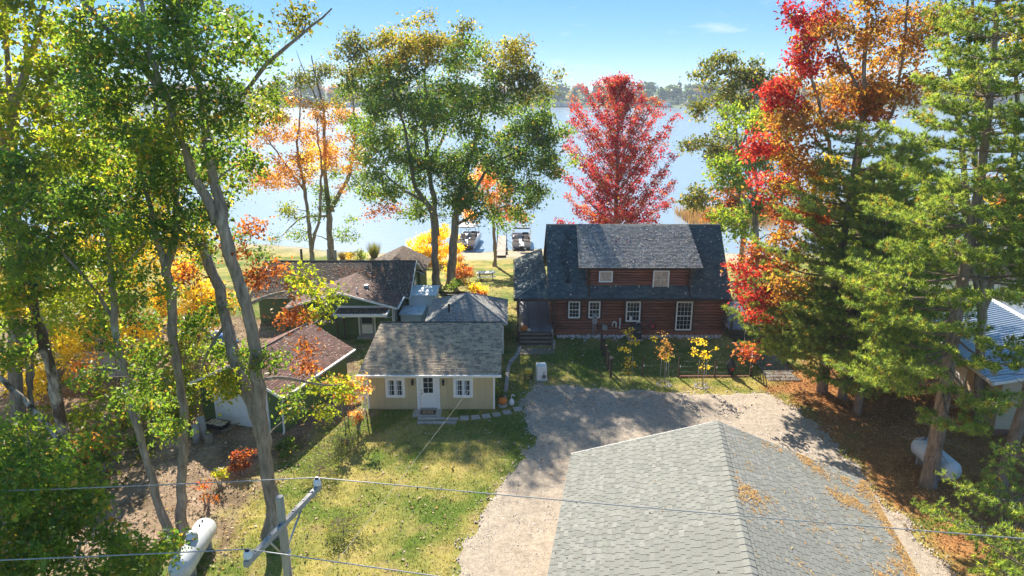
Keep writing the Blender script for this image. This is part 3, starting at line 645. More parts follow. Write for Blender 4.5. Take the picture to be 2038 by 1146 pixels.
    dirt = [(-.1,.2,3.82),(1.5,.2,3.82),(1.6,3.2,6.88),(.3,3.2,6.88)]
    litter_on(R, dirt, 900, [(.018,.018,.02),(.03,.03,.03)], .10, lambda s,t,r: r.random(len(s)) < np.exp(-((s-.55-.12*np.sin(t*9))**2)/.03), name='moss_stain', seed=20, lift=.02)
    for x in (dx0+.12, dx1-.12): tube('downspout', M['dark_trim'], R, [(x,-.28,5.0),(x,-.12,4.85),(x,-.02,dz0),(x,ey+.05,ez+.12)], .05, 6)
    # porch on the left with hipped roof
    p0, p1, p2, p3, p4 = (-2.75,ey,ez),(-2.75,11,ez),(-.43,11,3.95),(-.43,1.75,3.95),(-.43,ey,ez)
    slab('porch_roof', R, (p1,p0,p3,p2), .1, M['dark_trim']); slab('porch_roof', R, (p0,p4,p3), .1, M['dark_trim'])
    shingles(R, p1, p0, p3, p2, pal, seed=54, expo=.15); shingles(R, p0, p4, p3, p3, pal, seed=55, expo=.15)
    MB().tube([p0, p3], .05, 6).build('hip_cap', M['shingle_tab'], R)
    MB().box(-2.78,ey-.09,ez-.17,-.47,ey-.02,ez).box(-2.84,ey-.02,ez-.17,-2.77,11,ez).build('porch_fascia', M['dark_trim'], R)
    litter_on(R, (p1,p0,p3,p2), 160, PALE_LEAF, .12, seed=21)
    for y in (-.9, 2.6, 6.2): box('porch_post', M['dark_wood'], R, -2.58,y,.72,-2.42,y+.16,2.9)
    for i in range(11): box('deck_plank', M['deck'], R, -2.5+i*.222,-1.15,.68,-2.5+i*.222+.206,10.5,.72)
    MB().box(-2.52,-1.22,.42,-.08,-1.155,.70).box(-2.56,-1.15,.42,-2.51,10.5,.70).build('deck_rim', M['dark_wood'], R)
    for x in (-2.4,-.25):
        for y in (-1.0, 3, 7): box('deck_post', M['dark_wood'], R, x-.06,y,-.05,x+.06,y+.12,.66)
    for i in range(4): 
        zt = .54-i*.18; y = -1.24-i*.30
        box('stair_tread', M['dark_wood'], R, -2.42,y-.30,zt-.05,-.22,y,zt); box('stair_riser', M['wood'], R, -2.40,y-.02,zt-.0,-.24,y+.0,zt+.13)
    MB().prism([(-2.5,-1.23,.6),(-2.5,-2.55,-.05),(-2.5,-2.55,.12),(-2.5,-1.23,.78)], (.06,0,0)).build('stair_stringer', M['dark_wood'], R); MB().prism([(-.2,-1.23,.6),(-.2,-2.55,-.05),(-.2,-2.55,.12),(-.2,-1.23,.78)], (.06,0,0)).build('stair_stringer', M['dark_wood'], R)
    box('stair_post', M['grey_wood'], R, -.18,-2.75,0,-.0,-2.6,.62); box('stair_post', M['grey_wood'], R, -.2,-1.4,0,-.06,-1.25,.95); box('stair_post', M['dark_wood'], R, -2.62,-1.3,0,-2.5,-1.18,1.1)
    box('landing', M['wood'], R, -2.45,-3.7,-.02,-.1,-2.56,.05)
    # deck on the right
    for i in range(12): box('deck_plank', M['deck'], R, Wd+.3+i*.222,-.4,.58,Wd+.3+i*.222+.206,6.5,.62)
    MB().box(Wd+.28,-.47,.30,Wd+3.0,-.405,.60).build('deck_rim', M['dark_wood'], R)
    for x in (Wd+.35, Wd+1.7, Wd+2.9): box('deck_post', M['dark_wood'], R, x-.06,-.6,-.05,x+.06,-.48,1.45)
    box('railing', M['dark_wood'], R, Wd+1.7,-.62,1.3,Wd+2.9,-.5,1.38)
    for i in range(3): box('stair_tread', M['dark_wood'], R, Wd+.4,-.80-i*.3,.40-i*.17,Wd+1.6,-.5-i*.3,.45-i*.17)
    # white stone border along the foundation
    r = np.random.default_rng(3); mb = MB(); 
    for i in range(620):
        x = r.uniform(.3, Wd-.2); y = -.05-abs(r.normal(0,.28)); s = r.uniform(.05,.13); g = r.uniform(.35,.78)
        if 4.9 < x < 6.4 and y < -.25: continue
        pts = [(x+s*math.cos(k*1.57+r.uniform(-.4,.4)), y+s*.8*math.sin(k*1.57), .02+r.uniform(0,.03)) for k in range(4)]; top = [(x+(p[0]-x)*.55, y+(p[1]-y)*.55, s*r.uniform(.7,1.1)) for p in pts]
        c = (g, g*.97, g*.92); mb.poly(top, c)
        for k in range(4): mb.poly([pts[k], pts[(k+1)%4], top[(k+1)%4], top[k]], c)
    o = mb.build('stone_border', M['white_stone'], R, attr=True, kind='stuff')
    # meter, pipes
    mtb = box('meter_box', M['grey'], R, 2.78,-.16,.95,3.12,-.02,1.72, bevel=.01); box('meter_door', M['grey'], mtb, 2.81,-.18,1.0,3.09,-.161,1.55); box('meter_dial', M['black'], mtb, 2.85,-.19,1.38,3.05,-.181,1.44)
    for x in (2.85, 3.0): tube('conduit', M['grey'], R, [(x,-.09,.95),(x,-.09,.1)], .03, 6)
    gm = box('gas_meter', M['grey'], R, 3.5,-.26,.50,3.85,-.08,.86, bevel=.02); tube('gas_pipe', M['grey'], R, [(3.35,-.1,.15),(3.35,-.12,1.0),(3.5,-.15,1.0),(3.66,-.16,.84)], .025, 6)
    tube('vent_pipe', M['white'], R, [(4.22,0,.80),(4.22,-.14,.80),(4.24,-.2,1.05),(4.34,-.2,1.16),(4.46,-.2,1.08),(4.48,-.2,.70)], .05, 8)
    tube('vent_pipe', M['white'], R, [(4.74,0,.62),(4.74,-.18,.62),(4.75,-.2,1.42)], .045, 8)
    tube('vent_pipe', M['white'], R, [(5.95,0,.9),(5.95,-.16,1.0),(6.05,-.2,1.15),(6.2,-.2,1.05)], .05, 8)
    box('vent_box', M['white'], R, 5.42,-.14,1.2,5.58,0,1.5)
    h = MB(); h.lathe([(.28,-.09),(.30,-.09),(.30,.09),(.28,.09)], (7.05,-.3,.85), 16, 'y'); h.build('hose_reel', M['red'], R, smooth=True)
    MB().lathe([(.08,-.12),(.10,-.12),(.27,-.098),(.27,.098),(.1,.12)], (7.05,-.3,.85), 16, 'y').build('coiled_hose', M['black'], R); MB().lathe([(.03,-.15),(.16,-.135),(.16,-.125),(.03,-.12)], (7.05,-.3,.85), 12, 'y').build('reel_hub', M['red'], R)
    MB().tube([(6.85,-.3,.6),(6.8,-.25,0)], .02, 6).tube([(7.25,-.3,.6),(7.3,-.25,0)], .02, 6).tube([(7.0,-.15,1.1),(6.9,-.12,1.45)], .015, 6).tube([(7.1,-.15,1.1),(7.2,-.12,1.45)], .015, 6).build('reel_stand', M['wood'], R)
log_house()
def ac_unit():
    R = thing('air_conditioner', 'dark grey air conditioner on a pale pad against the log wall', 'air conditioner', (8.75, 45.55, 0))
    box('pad', M['concrete'], R, -.55,-.5,-.03,.5,.45,.09)
    b = MB().box(-.38,-.38,.09,.38,.38,.95).build('cabinet', M['ac'], R, bevel=.04)
    for k in range(11): MB().box(-.385,-.392,.16+k*.068,.385,-.383,.185+k*.068).build('louvre', M['black'], b)
    MB().box(-.40,-.40,.951,.40,.40,1.0).build('top_cap', M['ac'], R, bevel=.03); MB().lathe([(.33,0),(.33,.03),(.12,.05)], (0,0,1.0), 16).build('fan_grille', M['black'], R)
    box('nameplate', M['grey'], R, .08,-.395,.62,.30,-.3925,.68)
ac_unit()

# ------------------------------------------------------------------ shingled garage roof in the foreground
def front_garage():
    yaw = math.radians(-10.4); R = thing('foreground_garage', 'garage under a large grey green shingled gable roof strewn with pine needles', 'garage', (2.39, 24.56, 0), yaw)
    Wd, L = 11.05, 15.5; hz, rz = 2.9, 4.87; hx = Wd/2
    MB().box(.35,-L+.4,-.05,Wd-.35,-.35,2.75).prism([(.35,-.35,2.75),(Wd-.35,-.35,2.75),(hx,-.35,4.7)], (0,-L+.75,0)).build('wall', M['tansiding'], R)
    A, B, Cc, D = (0,0,hz),(0,-L,hz),(hx,-L,rz),(hx,0,rz)              # left slope: eave from far to near
    E_, F_, G_, H_ = (Wd,-L,hz),(Wd,0,hz),(hx,0,rz),(hx,-L,rz)
    slab('roof', R, (A,B,Cc,D), .1, M['underlay']); slab('roof', R, (E_,F_,G_,H_), .1, M['underlay'])
    pal = [(.25,.252,.22),(.265,.264,.235),(.235,.237,.212),(.278,.275,.248)]
    shingles(R, A, B, Cc, D, pal, seed=61, singles=150, gap=.022, lift=.022, expo=.15, wid=.32, vary=.10); shingles(R, E_, F_, G_, H_, pal, seed=62, singles=150, gap=.022, lift=.022, expo=.15, wid=.32, vary=.10)
    for i in range(int(L/.3)):                                         # ridge caps
        y = -i*.3; mb = MB(); w = .17; dz = w*(rz-hz)/hx
        for s in (-1, 1): mb.poly([(hx,y+.02,rz+.03),(hx+s*w,y+.02,rz-dz+.03),(hx+s*w,y-.30,rz-dz+.045),(hx,y-.30,rz+.045)][::s])
        mb.poly([(hx-w,y-.30,rz-dz+.045),(hx-w,y-.30,rz-dz+.02),(hx,y-.30,rz+.02),(hx,y-.30,rz+.045)]); mb.poly([(hx+w,y-.30,rz-dz+.045),(hx,y-.30,rz+.045),(hx,y-.30,rz+.02),(hx+w,y-.30,rz-dz+.02)])
        mb.build('ridge_cap', M['shingle_tab'], R)
    MB().prism([(-.02,.0,hz-.12),(-.02,.0,hz+.01),(hx,.0,rz+.01),(Wd+.02,.0,hz+.01),(Wd+.02,.0,hz-.12),(hx,.0,rz-.12)], (0,.03,0)).build('bargeboard', M['grey'], R)
    ORN = [(.62,.33,.09),(.68,.40,.13),(.52,.24,.07),(.70,.48,.2)]
    def bias(s, t, r):                                                 # s: near->far, t: eave->ridge; needles gather towards the eave in streaks
        n = nz2(s*15.5, t*5.9, 1.1, 8)+.8*nz2(s*15.5, t*5.9, 3.0, 12); d = .95-1.25*t; edge = np.exp(-t*22)*3.2
        p = np.clip((n-.35+1.0*d+edge*.9)/1.5, 0, 1)**2*.95+.008; return r.random(len(s)) < p
    litter_on(R, (E_,F_,G_,H_), 44000, ORN, .17, bias, name='pine_needle_litter', seed=22, needle=True, lift=.03)
    litter_on(R, (E_,F_,G_,H_), 60, [(.09,.06,.045),(.35,.33,.3)], .06, seed=23); litter_on(R, (A,B,Cc,D), 130, [(.09,.06,.045),(.4,.36,.32),(.25,.14,.06)], .06, seed=24)
front_garage()

# ------------------------------------------------------------------ right neighbour with ribbed metal roof, dark cabin at the left
def metal_house():
    R = thing('metal_roofed_house', 'beige sided house with ribbed blue grey metal roof behind pines', 'house', (23.9, 31.2, 0), math.radians(-8.9)); L = 14.; hw = 4.6
    MB().box(.75,.5,-.1,2*hw-.75,L,2.95).prism([(.75,.5,2.95),(2*hw-.75,.5,2.95),(hw,.5,4.1)], (0,L-.5,0)).build('wall', M['tansiding'], R)
    box('foundation', M['brick'], R, .70,.45,-.1,2*hw-.7,L,.32)
    def g(z, Lw):
        if z < 2.95: return (0, Lw)
        k = (z-2.95)/1.15*3.85; return (k, Lw-k)
    lap(R, (.75,.5), (2*hw-.75,.5), .35, 4.0, .16, 'tansiding', slope_top=g)
    A, B, Cc, D = (0,L,3.05),(0,0,3.05),(hw,0,4.35),(hw,L,4.35); E_, F_ = (2*hw,0,3.05),(2*hw,L,3.05)
    slab('roof', R, (A,B,Cc,D), .1, M['steel_roof']); slab('roof', R, (E_,F_,D,Cc), .1, M['steel_roof'])
    Uv = Vector((hw,0,1.3)).normalized(); Nv = Vector((-1.3,0,hw)).normalized(); rib = None
    for i in range(int(L/.30)):
        y = .1+i*.30
        if rib is None:
            b = MB(); p = Vector((0,0,0)); q = Vector((hw,0,1.3)); h = Nv*.05
            b.prism([(0,-.05,0), tuple(Vector((0,-.02,0))+h), tuple(Vector((0,.02,0))+h), (0,.05,0)], q); rib = b.mesh('rib', M['steel_roof'])
        link('rib', rib, R, (0,y,3.052))
    MB().tube([Cc, D], .12, 8).build('ridge_cap', M['white'], R)
    MB().box(-.05,0,2.86,-.005,L,3.04).build('fascia', M['white'], R); MB().prism([(0,-.01,2.9),(0,-.01,3.05),(hw,-.01,4.35),(2*hw,-.01,3.05),(2*hw,-.01,2.9),(hw,-.01,4.2)], (0,-.05,0)).build('bargeboard', M['white'], R)
    box('corner_trim', M['tansiding'], R, .70,.45,.3,.82,.55,2.95)
    box('window', M['white'], R, .70,4,.9,.745,5.2,2.1); box('window', M['white'], R, .70,8.2,.9,.745,9.4,2.1)
metal_house()
def far_cabin():
    R = thing('dark_cabin', 'low dark roofed cabin with pale wall behind the left trunks', 'cabin', (-28.5, 38.6, 0), .06)
    MB().box(0,0,0,5.2,4,1.9).build('wall', M['cream'], R); A, B, Cc, D = (-.4,-.4,1.85),(5.6,-.4,1.85),(5.6,2,2.9),(-.4,2,2.9)
    slab('roof', R, (A,B,Cc,D), .1, M['white']); slab('roof', R, (D,Cc,(5.6,4.4,1.85),(-.4,4.4,1.85)), .1, M['underlay']); shingles(R, A, B, Cc, D, [(.06,.05,.045),(.075,.06,.05)], seed=71)
    window(R, 1.2, .7, .8, .8, -.01, 2, 2, 'h'); box('door', M['palebox'], R, 3.4,-.03,.05,4.3,-.001,1.75)
    R2 = thing('shingled_house', 'brown roofed house glimpsed past the pines at the right edge', 'house', (34.5, 52.5, 0), -.12)
    MB().box(0,0,-1,9,7,2.6).build('wall', M['white'], R2); A, B, Cc, D = (-.4,-.4,2.5),(9.4,-.4,2.5),(9.4,3.5,4.3),(-.4,3.5,4.3)
    slab('roof', R2, (A,B,Cc,D), .1, M['white']); slab('roof', R2, (D,Cc,(9.4,7.4,2.5),(-.4,7.4,2.5)), .1, M['underlay']); shingles(R2, A, B, Cc, D, [(.12,.10,.09),(.15,.12,.10)], seed=72)
    for x in (1.2, 4.2, 7): window(R2, x, .9, .9, 1.1, -.01, 2, 2, 'h')
far_cabin()
# ------------------------------------------------------------------ trees
GREEN = [(.075,.15,.03),(.115,.19,.036),(.165,.225,.042)]
DKGREEN = [(.06,.125,.036),(.085,.155,.038),(.12,.185,.042)]
OLIVE = [(.10,.12,.03),(.15,.14,.03),(.07,.095,.028),(.20,.15,.035),(.12,.11,.05)]
YGREEN = [(.20,.25,.028),(.28,.29,.03),(.14,.21,.028),(.34,.30,.03)]
LIME = [(.17,.25,.035),(.12,.21,.03),(.24,.29,.04)]
YELLOW = [(.66,.52,.05),(.68,.46,.05),(.60,.48,.06)]
GOLD = [(.60,.45,.06),(.54,.38,.05),(.42,.40,.06)]
ORANGE = [(.40,.19,.05),(.34,.15,.045),(.44,.24,.06)]
MIXO = [(.36,.17,.05),(.28,.12,.05),(.22,.17,.045)]
MIXR = [(.34,.07,.045),(.36,.13,.05),(.24,.06,.04)]
RUST = [(.26,.085,.03),(.32,.11,.04),(.20,.06,.03),(.34,.15,.06)]
RED = [(.32,.024,.042),(.27,.02,.036),(.36,.045,.045)]
CRIM = [(.28,.013,.045),(.20,.012,.038),(.32,.025,.05)]
REDOR = [(.40,.09,.035),(.42,.13,.035),(.36,.06,.035)]
SALMON = [(.62,.32,.16),(.56,.24,.11),(.66,.42,.2)]
LOBX = 1.2; LEAFX = 1.9                                   # leaves per clump, all trees
def unit(v): return v/np.maximum(np.linalg.norm(v, axis=-1, keepdims=True), 1e-9)
def leaf_mesh(name, P, size, cols, up=.6, droop=.35, r=RNG, wid=.36, mtl='leaf', axis=None):
    n = len(P); a = r.normal(size=(n,3)); 
    if axis is not None: a = a*.7+axis
    a[:,2] -= droop; a = unit(a); nr = r.normal(size=(n,3)); nr[:,2] += up*2; s = unit(np.cross(a, nr)); nn = np.cross(s, a)
    sz = (size*np.clip(r.lognormal(0, .38, n), .45, 1.75))[:,None]; k = nn*sz*r.uniform(.02,.22,(n,1))
    wl2 = wid*r.uniform(.55,1.05,(n,1)); wr2 = wid*r.uniform(.55,1.05,(n,1)); m1 = r.uniform(.35,.6,(n,1)); m2 = r.uniform(.35,.6,(n,1))
    V = np.stack([P, P+a*sz*m1-s*sz*wl2+k, P+a*sz, P+a*sz*m2+s*sz*wr2+k], 1).reshape(-1,3)
    i = np.arange(n)[:,None]*4; F = np.concatenate([i+np.array([[0,1,2]]), i+np.array([[0,2,3]])], 0)
    return npmesh(name, V, F, np.concatenate([cols, cols], 0), M[mtl])
def tubes_np(paths, sides=5):
    V = []; F = []; o = 0; ang = np.arange(sides)*2*np.pi/sides; ca, sa = np.cos(ang), np.sin(ang)
    for P, R in paths:
        P = np.asarray(P, float); R = np.asarray(R, float); k = len(P)
        t = np.empty_like(P); t[1:-1] = P[2:]-P[:-2]; t[0] = P[1]-P[0]; t[-1] = P[-1]-P[-2]; t = unit(t)
        ref = np.array([0,0,1.]) if abs(P[-1]-P[0])[2] < .75*np.linalg.norm(P[-1]-P[0]) else np.array([1.,0,0])
        a = unit(np.cross(t, ref)); b = np.cross(t, a)
        V.append((P[:,None]+(a[:,None]*ca[None,:,None]+b[:,None]*sa[None,:,None])*R[:,None,None]).reshape(-1,3))
        i = np.arange(k-1)[:,None]*sides+np.arange(sides)[None]; j = np.arange(k-1)[:,None]*sides+(np.arange(sides)+1)[None]%sides
        F.append((np.stack([i,j,j+sides,i+sides], -1).reshape(-1,4))+o); o += k*sides
    return np.concatenate(V), np.concatenate(F)
def resample(P, step):
    P = np.asarray(P, float); d = np.r_[0, np.cumsum(np.linalg.norm(np.diff(P[:,:3], axis=0), axis=1))]
    n = max(2, int(d[-1]/step)+1); t = np.linspace(0, d[-1], n)
    # smooth: Catmull-like by double linear interpolation
    Q = np.stack([np.interp(t, d, P[:,k]) for k in range(P.shape[1])], 1)
    for _ in range(3):
        if len(Q) > 4: Q[1:-1] = .25*Q[:-2]+.5*Q[1:-1]+.25*Q[2:]
    return Q
def tree(name, label, limbs, lobes, leaf=.17, per=90, clump=.62, dens=1.0, bark='bark', group=None, flat=.75, seed=1, up=.6, kind='tree', ysp=.55, wig=.12, droop=.35, thin=.014):
    """limbs: polylines of (x,y,z,r), the first is the trunk; lobes: (centre, radius, palette[, weight]). Branches grow from the limbs to every leaf clump."""
    r = np.random.default_rng(seed); base = np.array(limbs[0][0][:3]); base[2] = min(base[2], tzf(base[0], base[1]))
    R = thing(name, label, kind, tuple(base), 0, group)
    pts = []; rad = []; paths = []
    for li, L in enumerate(limbs):
        Q = resample(L, .45); n = len(Q)
        w = np.cumsum(r.normal(size=(n,3))*wig*.35, 0); w -= np.linspace(0,1,n)[:,None]*w[-1]; Q[:,:3] += w*np.array([1,1,.3])*min(1, n/14)
        if li == 0:
            f = np.exp(-np.maximum(Q[:,2]-base[2], 0)/.45); Q[:,3] *= .80*(1+.55*f); Q[0,2] = min(Q[0,2], base[2]-.1)
        pts.append(Q[:,:3]); rad.append(Q[:,3]); paths.append((Q[:,:3]-base, Q[:,3]*(1+.06*r.normal(size=n))))
    V, F = tubes_np(paths, 10); link('trunk', npmesh('trunk', V, F, None, M[bark], True), R)
    node = np.concatenate(pts); nrad = np.concatenate(rad); 
    if len(limbs) == 1 or True:
        zmin = min((c[2]-rr) for c, rr, *_ in lobes); ok = node[:,2] > min(zmin-1.0, node[:,2].max()-.5); node = node[ok]; nrad = nrad[ok]
    cl = []; cp = []
    for lobe in lobes:
        c, rr, pal = lobe[:3]; w = lobe[3] if len(lobe) > 3 else 1.
        n = max(2, int(dens*w*3.1*(rr/clump)**2*.55+.5)); d = unit(r.normal(size=(n,3))); q = r.random((n,1))**.42
        fl = lobe[4] if len(lobe) > 4 else flat
        cl.append(np.array(c)+d*q*rr*np.array([1, 1, fl])+r.normal(size=(n,3))*(.10+.2*rr)*np.array([1,1,fl])); cp += [pal]*n
    cl = np.concatenate(cl); 
    dist = np.array([np.min(((node-p)**2).sum(1)) for p in cl]); order = np.argsort(dist)
    bp = []; cap = len(node)+len(cl)*9+10; N = np.zeros((cap,3)); Rr = np.zeros(cap); m = len(node); N[:m] = node; Rr[:m] = nrad
    for ci in order:
        p = cl[ci]; dv = N[:m]-p; dd = np.sqrt((dv**2).sum(1)); cost = dd*(1+.55*np.clip(dv[:,2]/np.maximum(dd,.05), -.35, 1)); j = int(np.argmin(cost)); q = N[j]; L = dd[j]
        if L < .2: continue
        k = max(2, min(8, int(L/.5)+1)); t = np.linspace(0, 1, k+1)[:,None]
        mid = (q+p)/2+np.array([0,0,.16*L])+r.normal(size=3)*L*.10
        B = (1-t)**2*q+2*t*(1-t)*mid+t**2*p; B[1:-1] += r.normal(size=(k-1,3))*.05
        r0 = min(Rr[j]*.75, .012+.017*L+.006*L*L*.3); rr = np.linspace(r0, thin, k+1)
        bp.append((B-base, rr)); N[m:m+k] = B[1:]; Rr[m:m+k] = rr[1:]; m += k
    if bp:
        V, F = tubes_np(bp, 4); link('branches', npmesh('branches', V, F, None, M[bark], True), R, kind='stuff')
    nl = len(cl); cnt = r.poisson(per*LEAFX, nl)+4; idx = np.repeat(np.arange(nl), cnt)
    offv = r.normal(size=(len(idx),3))*np.array([1,1,.7])*clump*.55
    P = cl[idx]+offv-base; pal = np.array([list(map(list, p))[:3]+[p[0]]*(0) if False else p[:3] for p in [list(x) for x in cp]])
    c = pal[idx, r.integers(0, 3, len(idx))]; od = r.random(len(idx)) < .06; c[od] = np.array([.34,.22,.06]); shade = r.uniform(.75, 1.25, nl)
    c = np.clip(c*shade[idx][:,None]*r.uniform(.8, 1.25, (len(idx),1)), 0, .95)
    me = leaf_mesh('crown', P, np.full(len(idx), leaf), c, up, droop, r); link('crown', me, R, kind='stuff')
    return R
def limb(*p):
    out = []
    for q in p:
        if len(q) == 4: v = at(q[0], q[1], q[2]); out.append((v.x, v.y, v.z, q[3]))
        else: out.append(q[1])
    return out
def lob(*L, jy=2.0, seed=3):
    r = random.Random(seed); o = []
    for l in L:
        px, py, Y, rp, pal = l[:5]; Yj = Y+r.uniform(-jy, jy); o.append((tuple(at(px, py, Yj)), rp*mpp(px, py, Yj)*LOBX, pal)+tuple(l[5:]))
    return o

# --- the tall forked oak in front, its crown reaching over the cottage yard
tree('oak_tree', 'tall leaning oak with forked grey trunk standing behind the utility pole',
  [limb((546,1064,23.4,.40),(537,960,23.4,.34),(526,890,23.4,.34),(520,845,23.4,.34),(508,740,23.3,.29),(482,620,23,.27),(450,520,22.8,.26),(428,430,22.7,.25),(415,330,22.9,.18),(398,200,23.1,.15),(372,100,23.3,.13),(356,20,23.5,.11),(345,-130,23.8,.07)),
   limb((430,440,22.7,.17),(405,385,22.5,.16),(377,331,22.2,.15),(345,250,22,.13),(328,200,21.8,.11),(300,120,21.6,.08),(270,-30,21.4,.05)),
   limb((521,850,23.4,.24),(505,800,23.7,.23),(487,757,24,.22),(464,660,24.6,.21),(436,555,25.2,.20),(402,480,25.6,.18),(370,436,25.8,.16),(335,330,26,.11),(305,150,26,.07)),
   limb((412,250,23.1,.09),(440,225,23,.085),(464,199,22.9,.08),(516,140,22.6,.065),(576,80,22.2,.05),(660,17,21.8,.025)),
   limb((328,200,21.8,.10),(270,120,21.5,.09),(216,63,21.3,.08),(160,7,21,.06),(120,-60,20.8,.04)),
   limb((480,610,23,.08),(530,585,24,.06),(590,575,25,.045),(650,600,25.8,.03)),
   limb((505,760,23.4,.08),(560,740,24.3,.06),(630,770,25,.04),(690,765,25.4,.025)),
   limb((455,640,24.6,.07),(420,680,24.6,.06),(400,740,24.4,.035))],
  lob((330,130,22.5,105,DKGREEN),(235,70,21.5,80,GREEN),(395,55,23.5,80,GREEN),(300,255,22,95,DKGREEN),(200,160,21.5,60,GREEN),(450,110,23.5,60,GREEN,.8),(545,80,22.3,42,GREEN,.7),(625,35,22,36,OLIVE,.6),
      (500,190,23,48,GREEN,.7),(440,260,23.5,60,DKGREEN),(335,350,22.5,70,DKGREEN),(480,330,24,40,GREEN,.7),(320,-60,23,120,GREEN),(430,370,24,45,GREEN,.8),(550,245,24,30,OLIVE,.4),
      (600,575,25.5,36,YGREEN,.8),(555,640,25,38,RUST,.45),(500,560,24.6,40,RUST,.4),(470,720,24,50,GREEN,.6),(600,690,25.3,34,RUST,.35),(640,600,25.6,28,YGREEN,.6),(545,700,24.6,42,GREEN,.5),(620,775,25,36,YGREEN,.6),(690,765,25.4,24,YGREEN,.8),(430,770,24.3,48,YGREEN,.9),(450,470,25.5,40,RUST,.5),(560,560,25,28,RUST,.5),(400,660,24.6,40,GREEN,.7),(575,780,24.8,32,GREEN,.5),(470,500,25.3,38,DKGREEN,.7),(440,590,25,36,DKGREEN,.7)),
  leaf=.135, per=120, clump=.55, dens=.82, seed=101, ysp=1)
tree('oak_tree', 'straight dark oak with leafy crotch just left of the leaning oak',
  [limb((362,1060,23.4,.26),(350,980,23.4,.22),(345,880,23.4,.21),(338,760,23.4,.20),(332,640,23.4,.20),(326,545,23.4,.20),(308,480,23.2,.13),(288,400,23,.10),(268,280,23,.06)),
   limb((326,548,23.4,.15),(345,490,23.6,.14),(352,420,23.7,.11),(345,300,23.7,.06)), limb((338,760,23.4,.06),(300,740,23.2,.05),(260,770,23,.03))],
  lob((320,420,23.5,80,DKGREEN),(255,350,23.5,80,GREEN),(355,340,23.8,60,GREEN),(230,450,23,65,YGREEN),(385,450,24,45,GREEN),(285,560,23.3,45,GREEN,.8),(300,240,23.5,70,YGREEN,.7),(375,530,24,35,RUST,.5),(270,770,23,35,GREEN,.6)),
  leaf=.135, per=105, clump=.55, dens=.82, seed=102)
tree('oak_tree', 'slim dark oak leaning left out of the same foot as the straight oak',
  [limb((338,1062,23.1,.22),(318,1000,23.1,.19),(290,910,23,.17),(262,820,23,.16),(240,740,22.9,.15),(222,630,22.9,.15),(212,530,22.9,.13),(195,420,22.8,.1),(188,300,22.8,.06)),
   limb((222,630,22.9,.07),(180,560,22.7,.06),(130,510,22.4,.04)), limb((240,740,22.9,.06),(190,720,22.7,.05),(140,760,22.5,.03)), limb((215,560,22.9,.06),(255,520,23,.05),(290,480,23,.03))],
  lob((190,390,22.8,80,DKGREEN),(125,420,22.4,75,GREEN),(235,520,23,50,GREEN),(150,520,22.5,60,GREEN),(200,650,22.8,50,GREEN,.8),(240,735,23,42,GREEN,.8),(130,320,22.5,60,YGREEN),(285,800,23.2,42,GREEN,.8),(310,860,23.3,34,GREEN,.7),(160,600,22.5,36,YGREEN,.7),(250,620,23,36,DKGREEN,.8)),
  leaf=.135, per=105, clump=.55, dens=.82, seed=103)
tree('oak_tree', 'broken looking trunk with pale peeling bark at the far left',
  [limb((152,985,26.3,.36),(133,905,26.3,.32),(118,840,26.2,.29),(101,757,26.2,.28),(85,690,26.1,.27),(70,624,26,.25),(47,550,26,.22),(30,450,26,.15),(20,330,26,.09)),
   limb((60,590,26,.1),(90,500,26.2,.08),(110,420,26.3,.05)), limb((125,880,26.2,.14),(75,820,26.6,.13),(20,770,27,.11),(-40,720,27.3,.08))],
  lob((60,440,26,100,GREEN),(20,560,25.8,70,YGREEN),(85,345,26,75,GREEN),(110,540,26.2,55,GREEN),(20,340,26,60,GREEN),(10,680,26.5,50,GREEN),(120,480,25.5,45,DKGREEN)),
  leaf=.18, per=62, clump=.55, bark='pale_bark', dens=.82, seed=104)
tree('maple_tree', 'tall yellow green maple with clustered stems at the upper left edge',
  [limb((32,880,30.8,.42),(24,620,31,.36),(20,400,31,.34),(17,310,31,.33),(30,230,31,.2),(14,130,31,.14),(5,-20,31,.1)), limb((17,310,31,.22),(35,205,31.2,.20),(52,140,31.3,.17),(80,60,31.5,.1),(102,-30,31.6,.06)),
   limb((14,340,31,.2),(-5,250,30.6,.16),(-20,120,30.4,.1)), limb((24,560,31,.1),(70,440,30.5,.08),(130,370,30.2,.06),(190,330,30,.03)), limb((50,150,31.3,.08),(55,60,31.2,.06),(45,-20,31,.04))],
  lob((60,95,31,90,YGREEN),(125,190,31,85,YGREEN),(40,240,30,75,YGREEN),(150,75,31.5,50,YGREEN),(195,265,31.5,70,YGREEN),(90,330,31,80,YGREEN),(15,25,31,80,YGREEN),(170,345,31.5,60,GOLD,.6),(100,-30,31,90,YGREEN),(40,420,31,60,YGREEN,.7),(-40,160,31,100,YGREEN),(250,310,32,55,YGREEN,.8),(230,210,32,45,LIME,.7)),
  leaf=.22, per=62, clump=.7, dens=.8, seed=105, droop=.5)
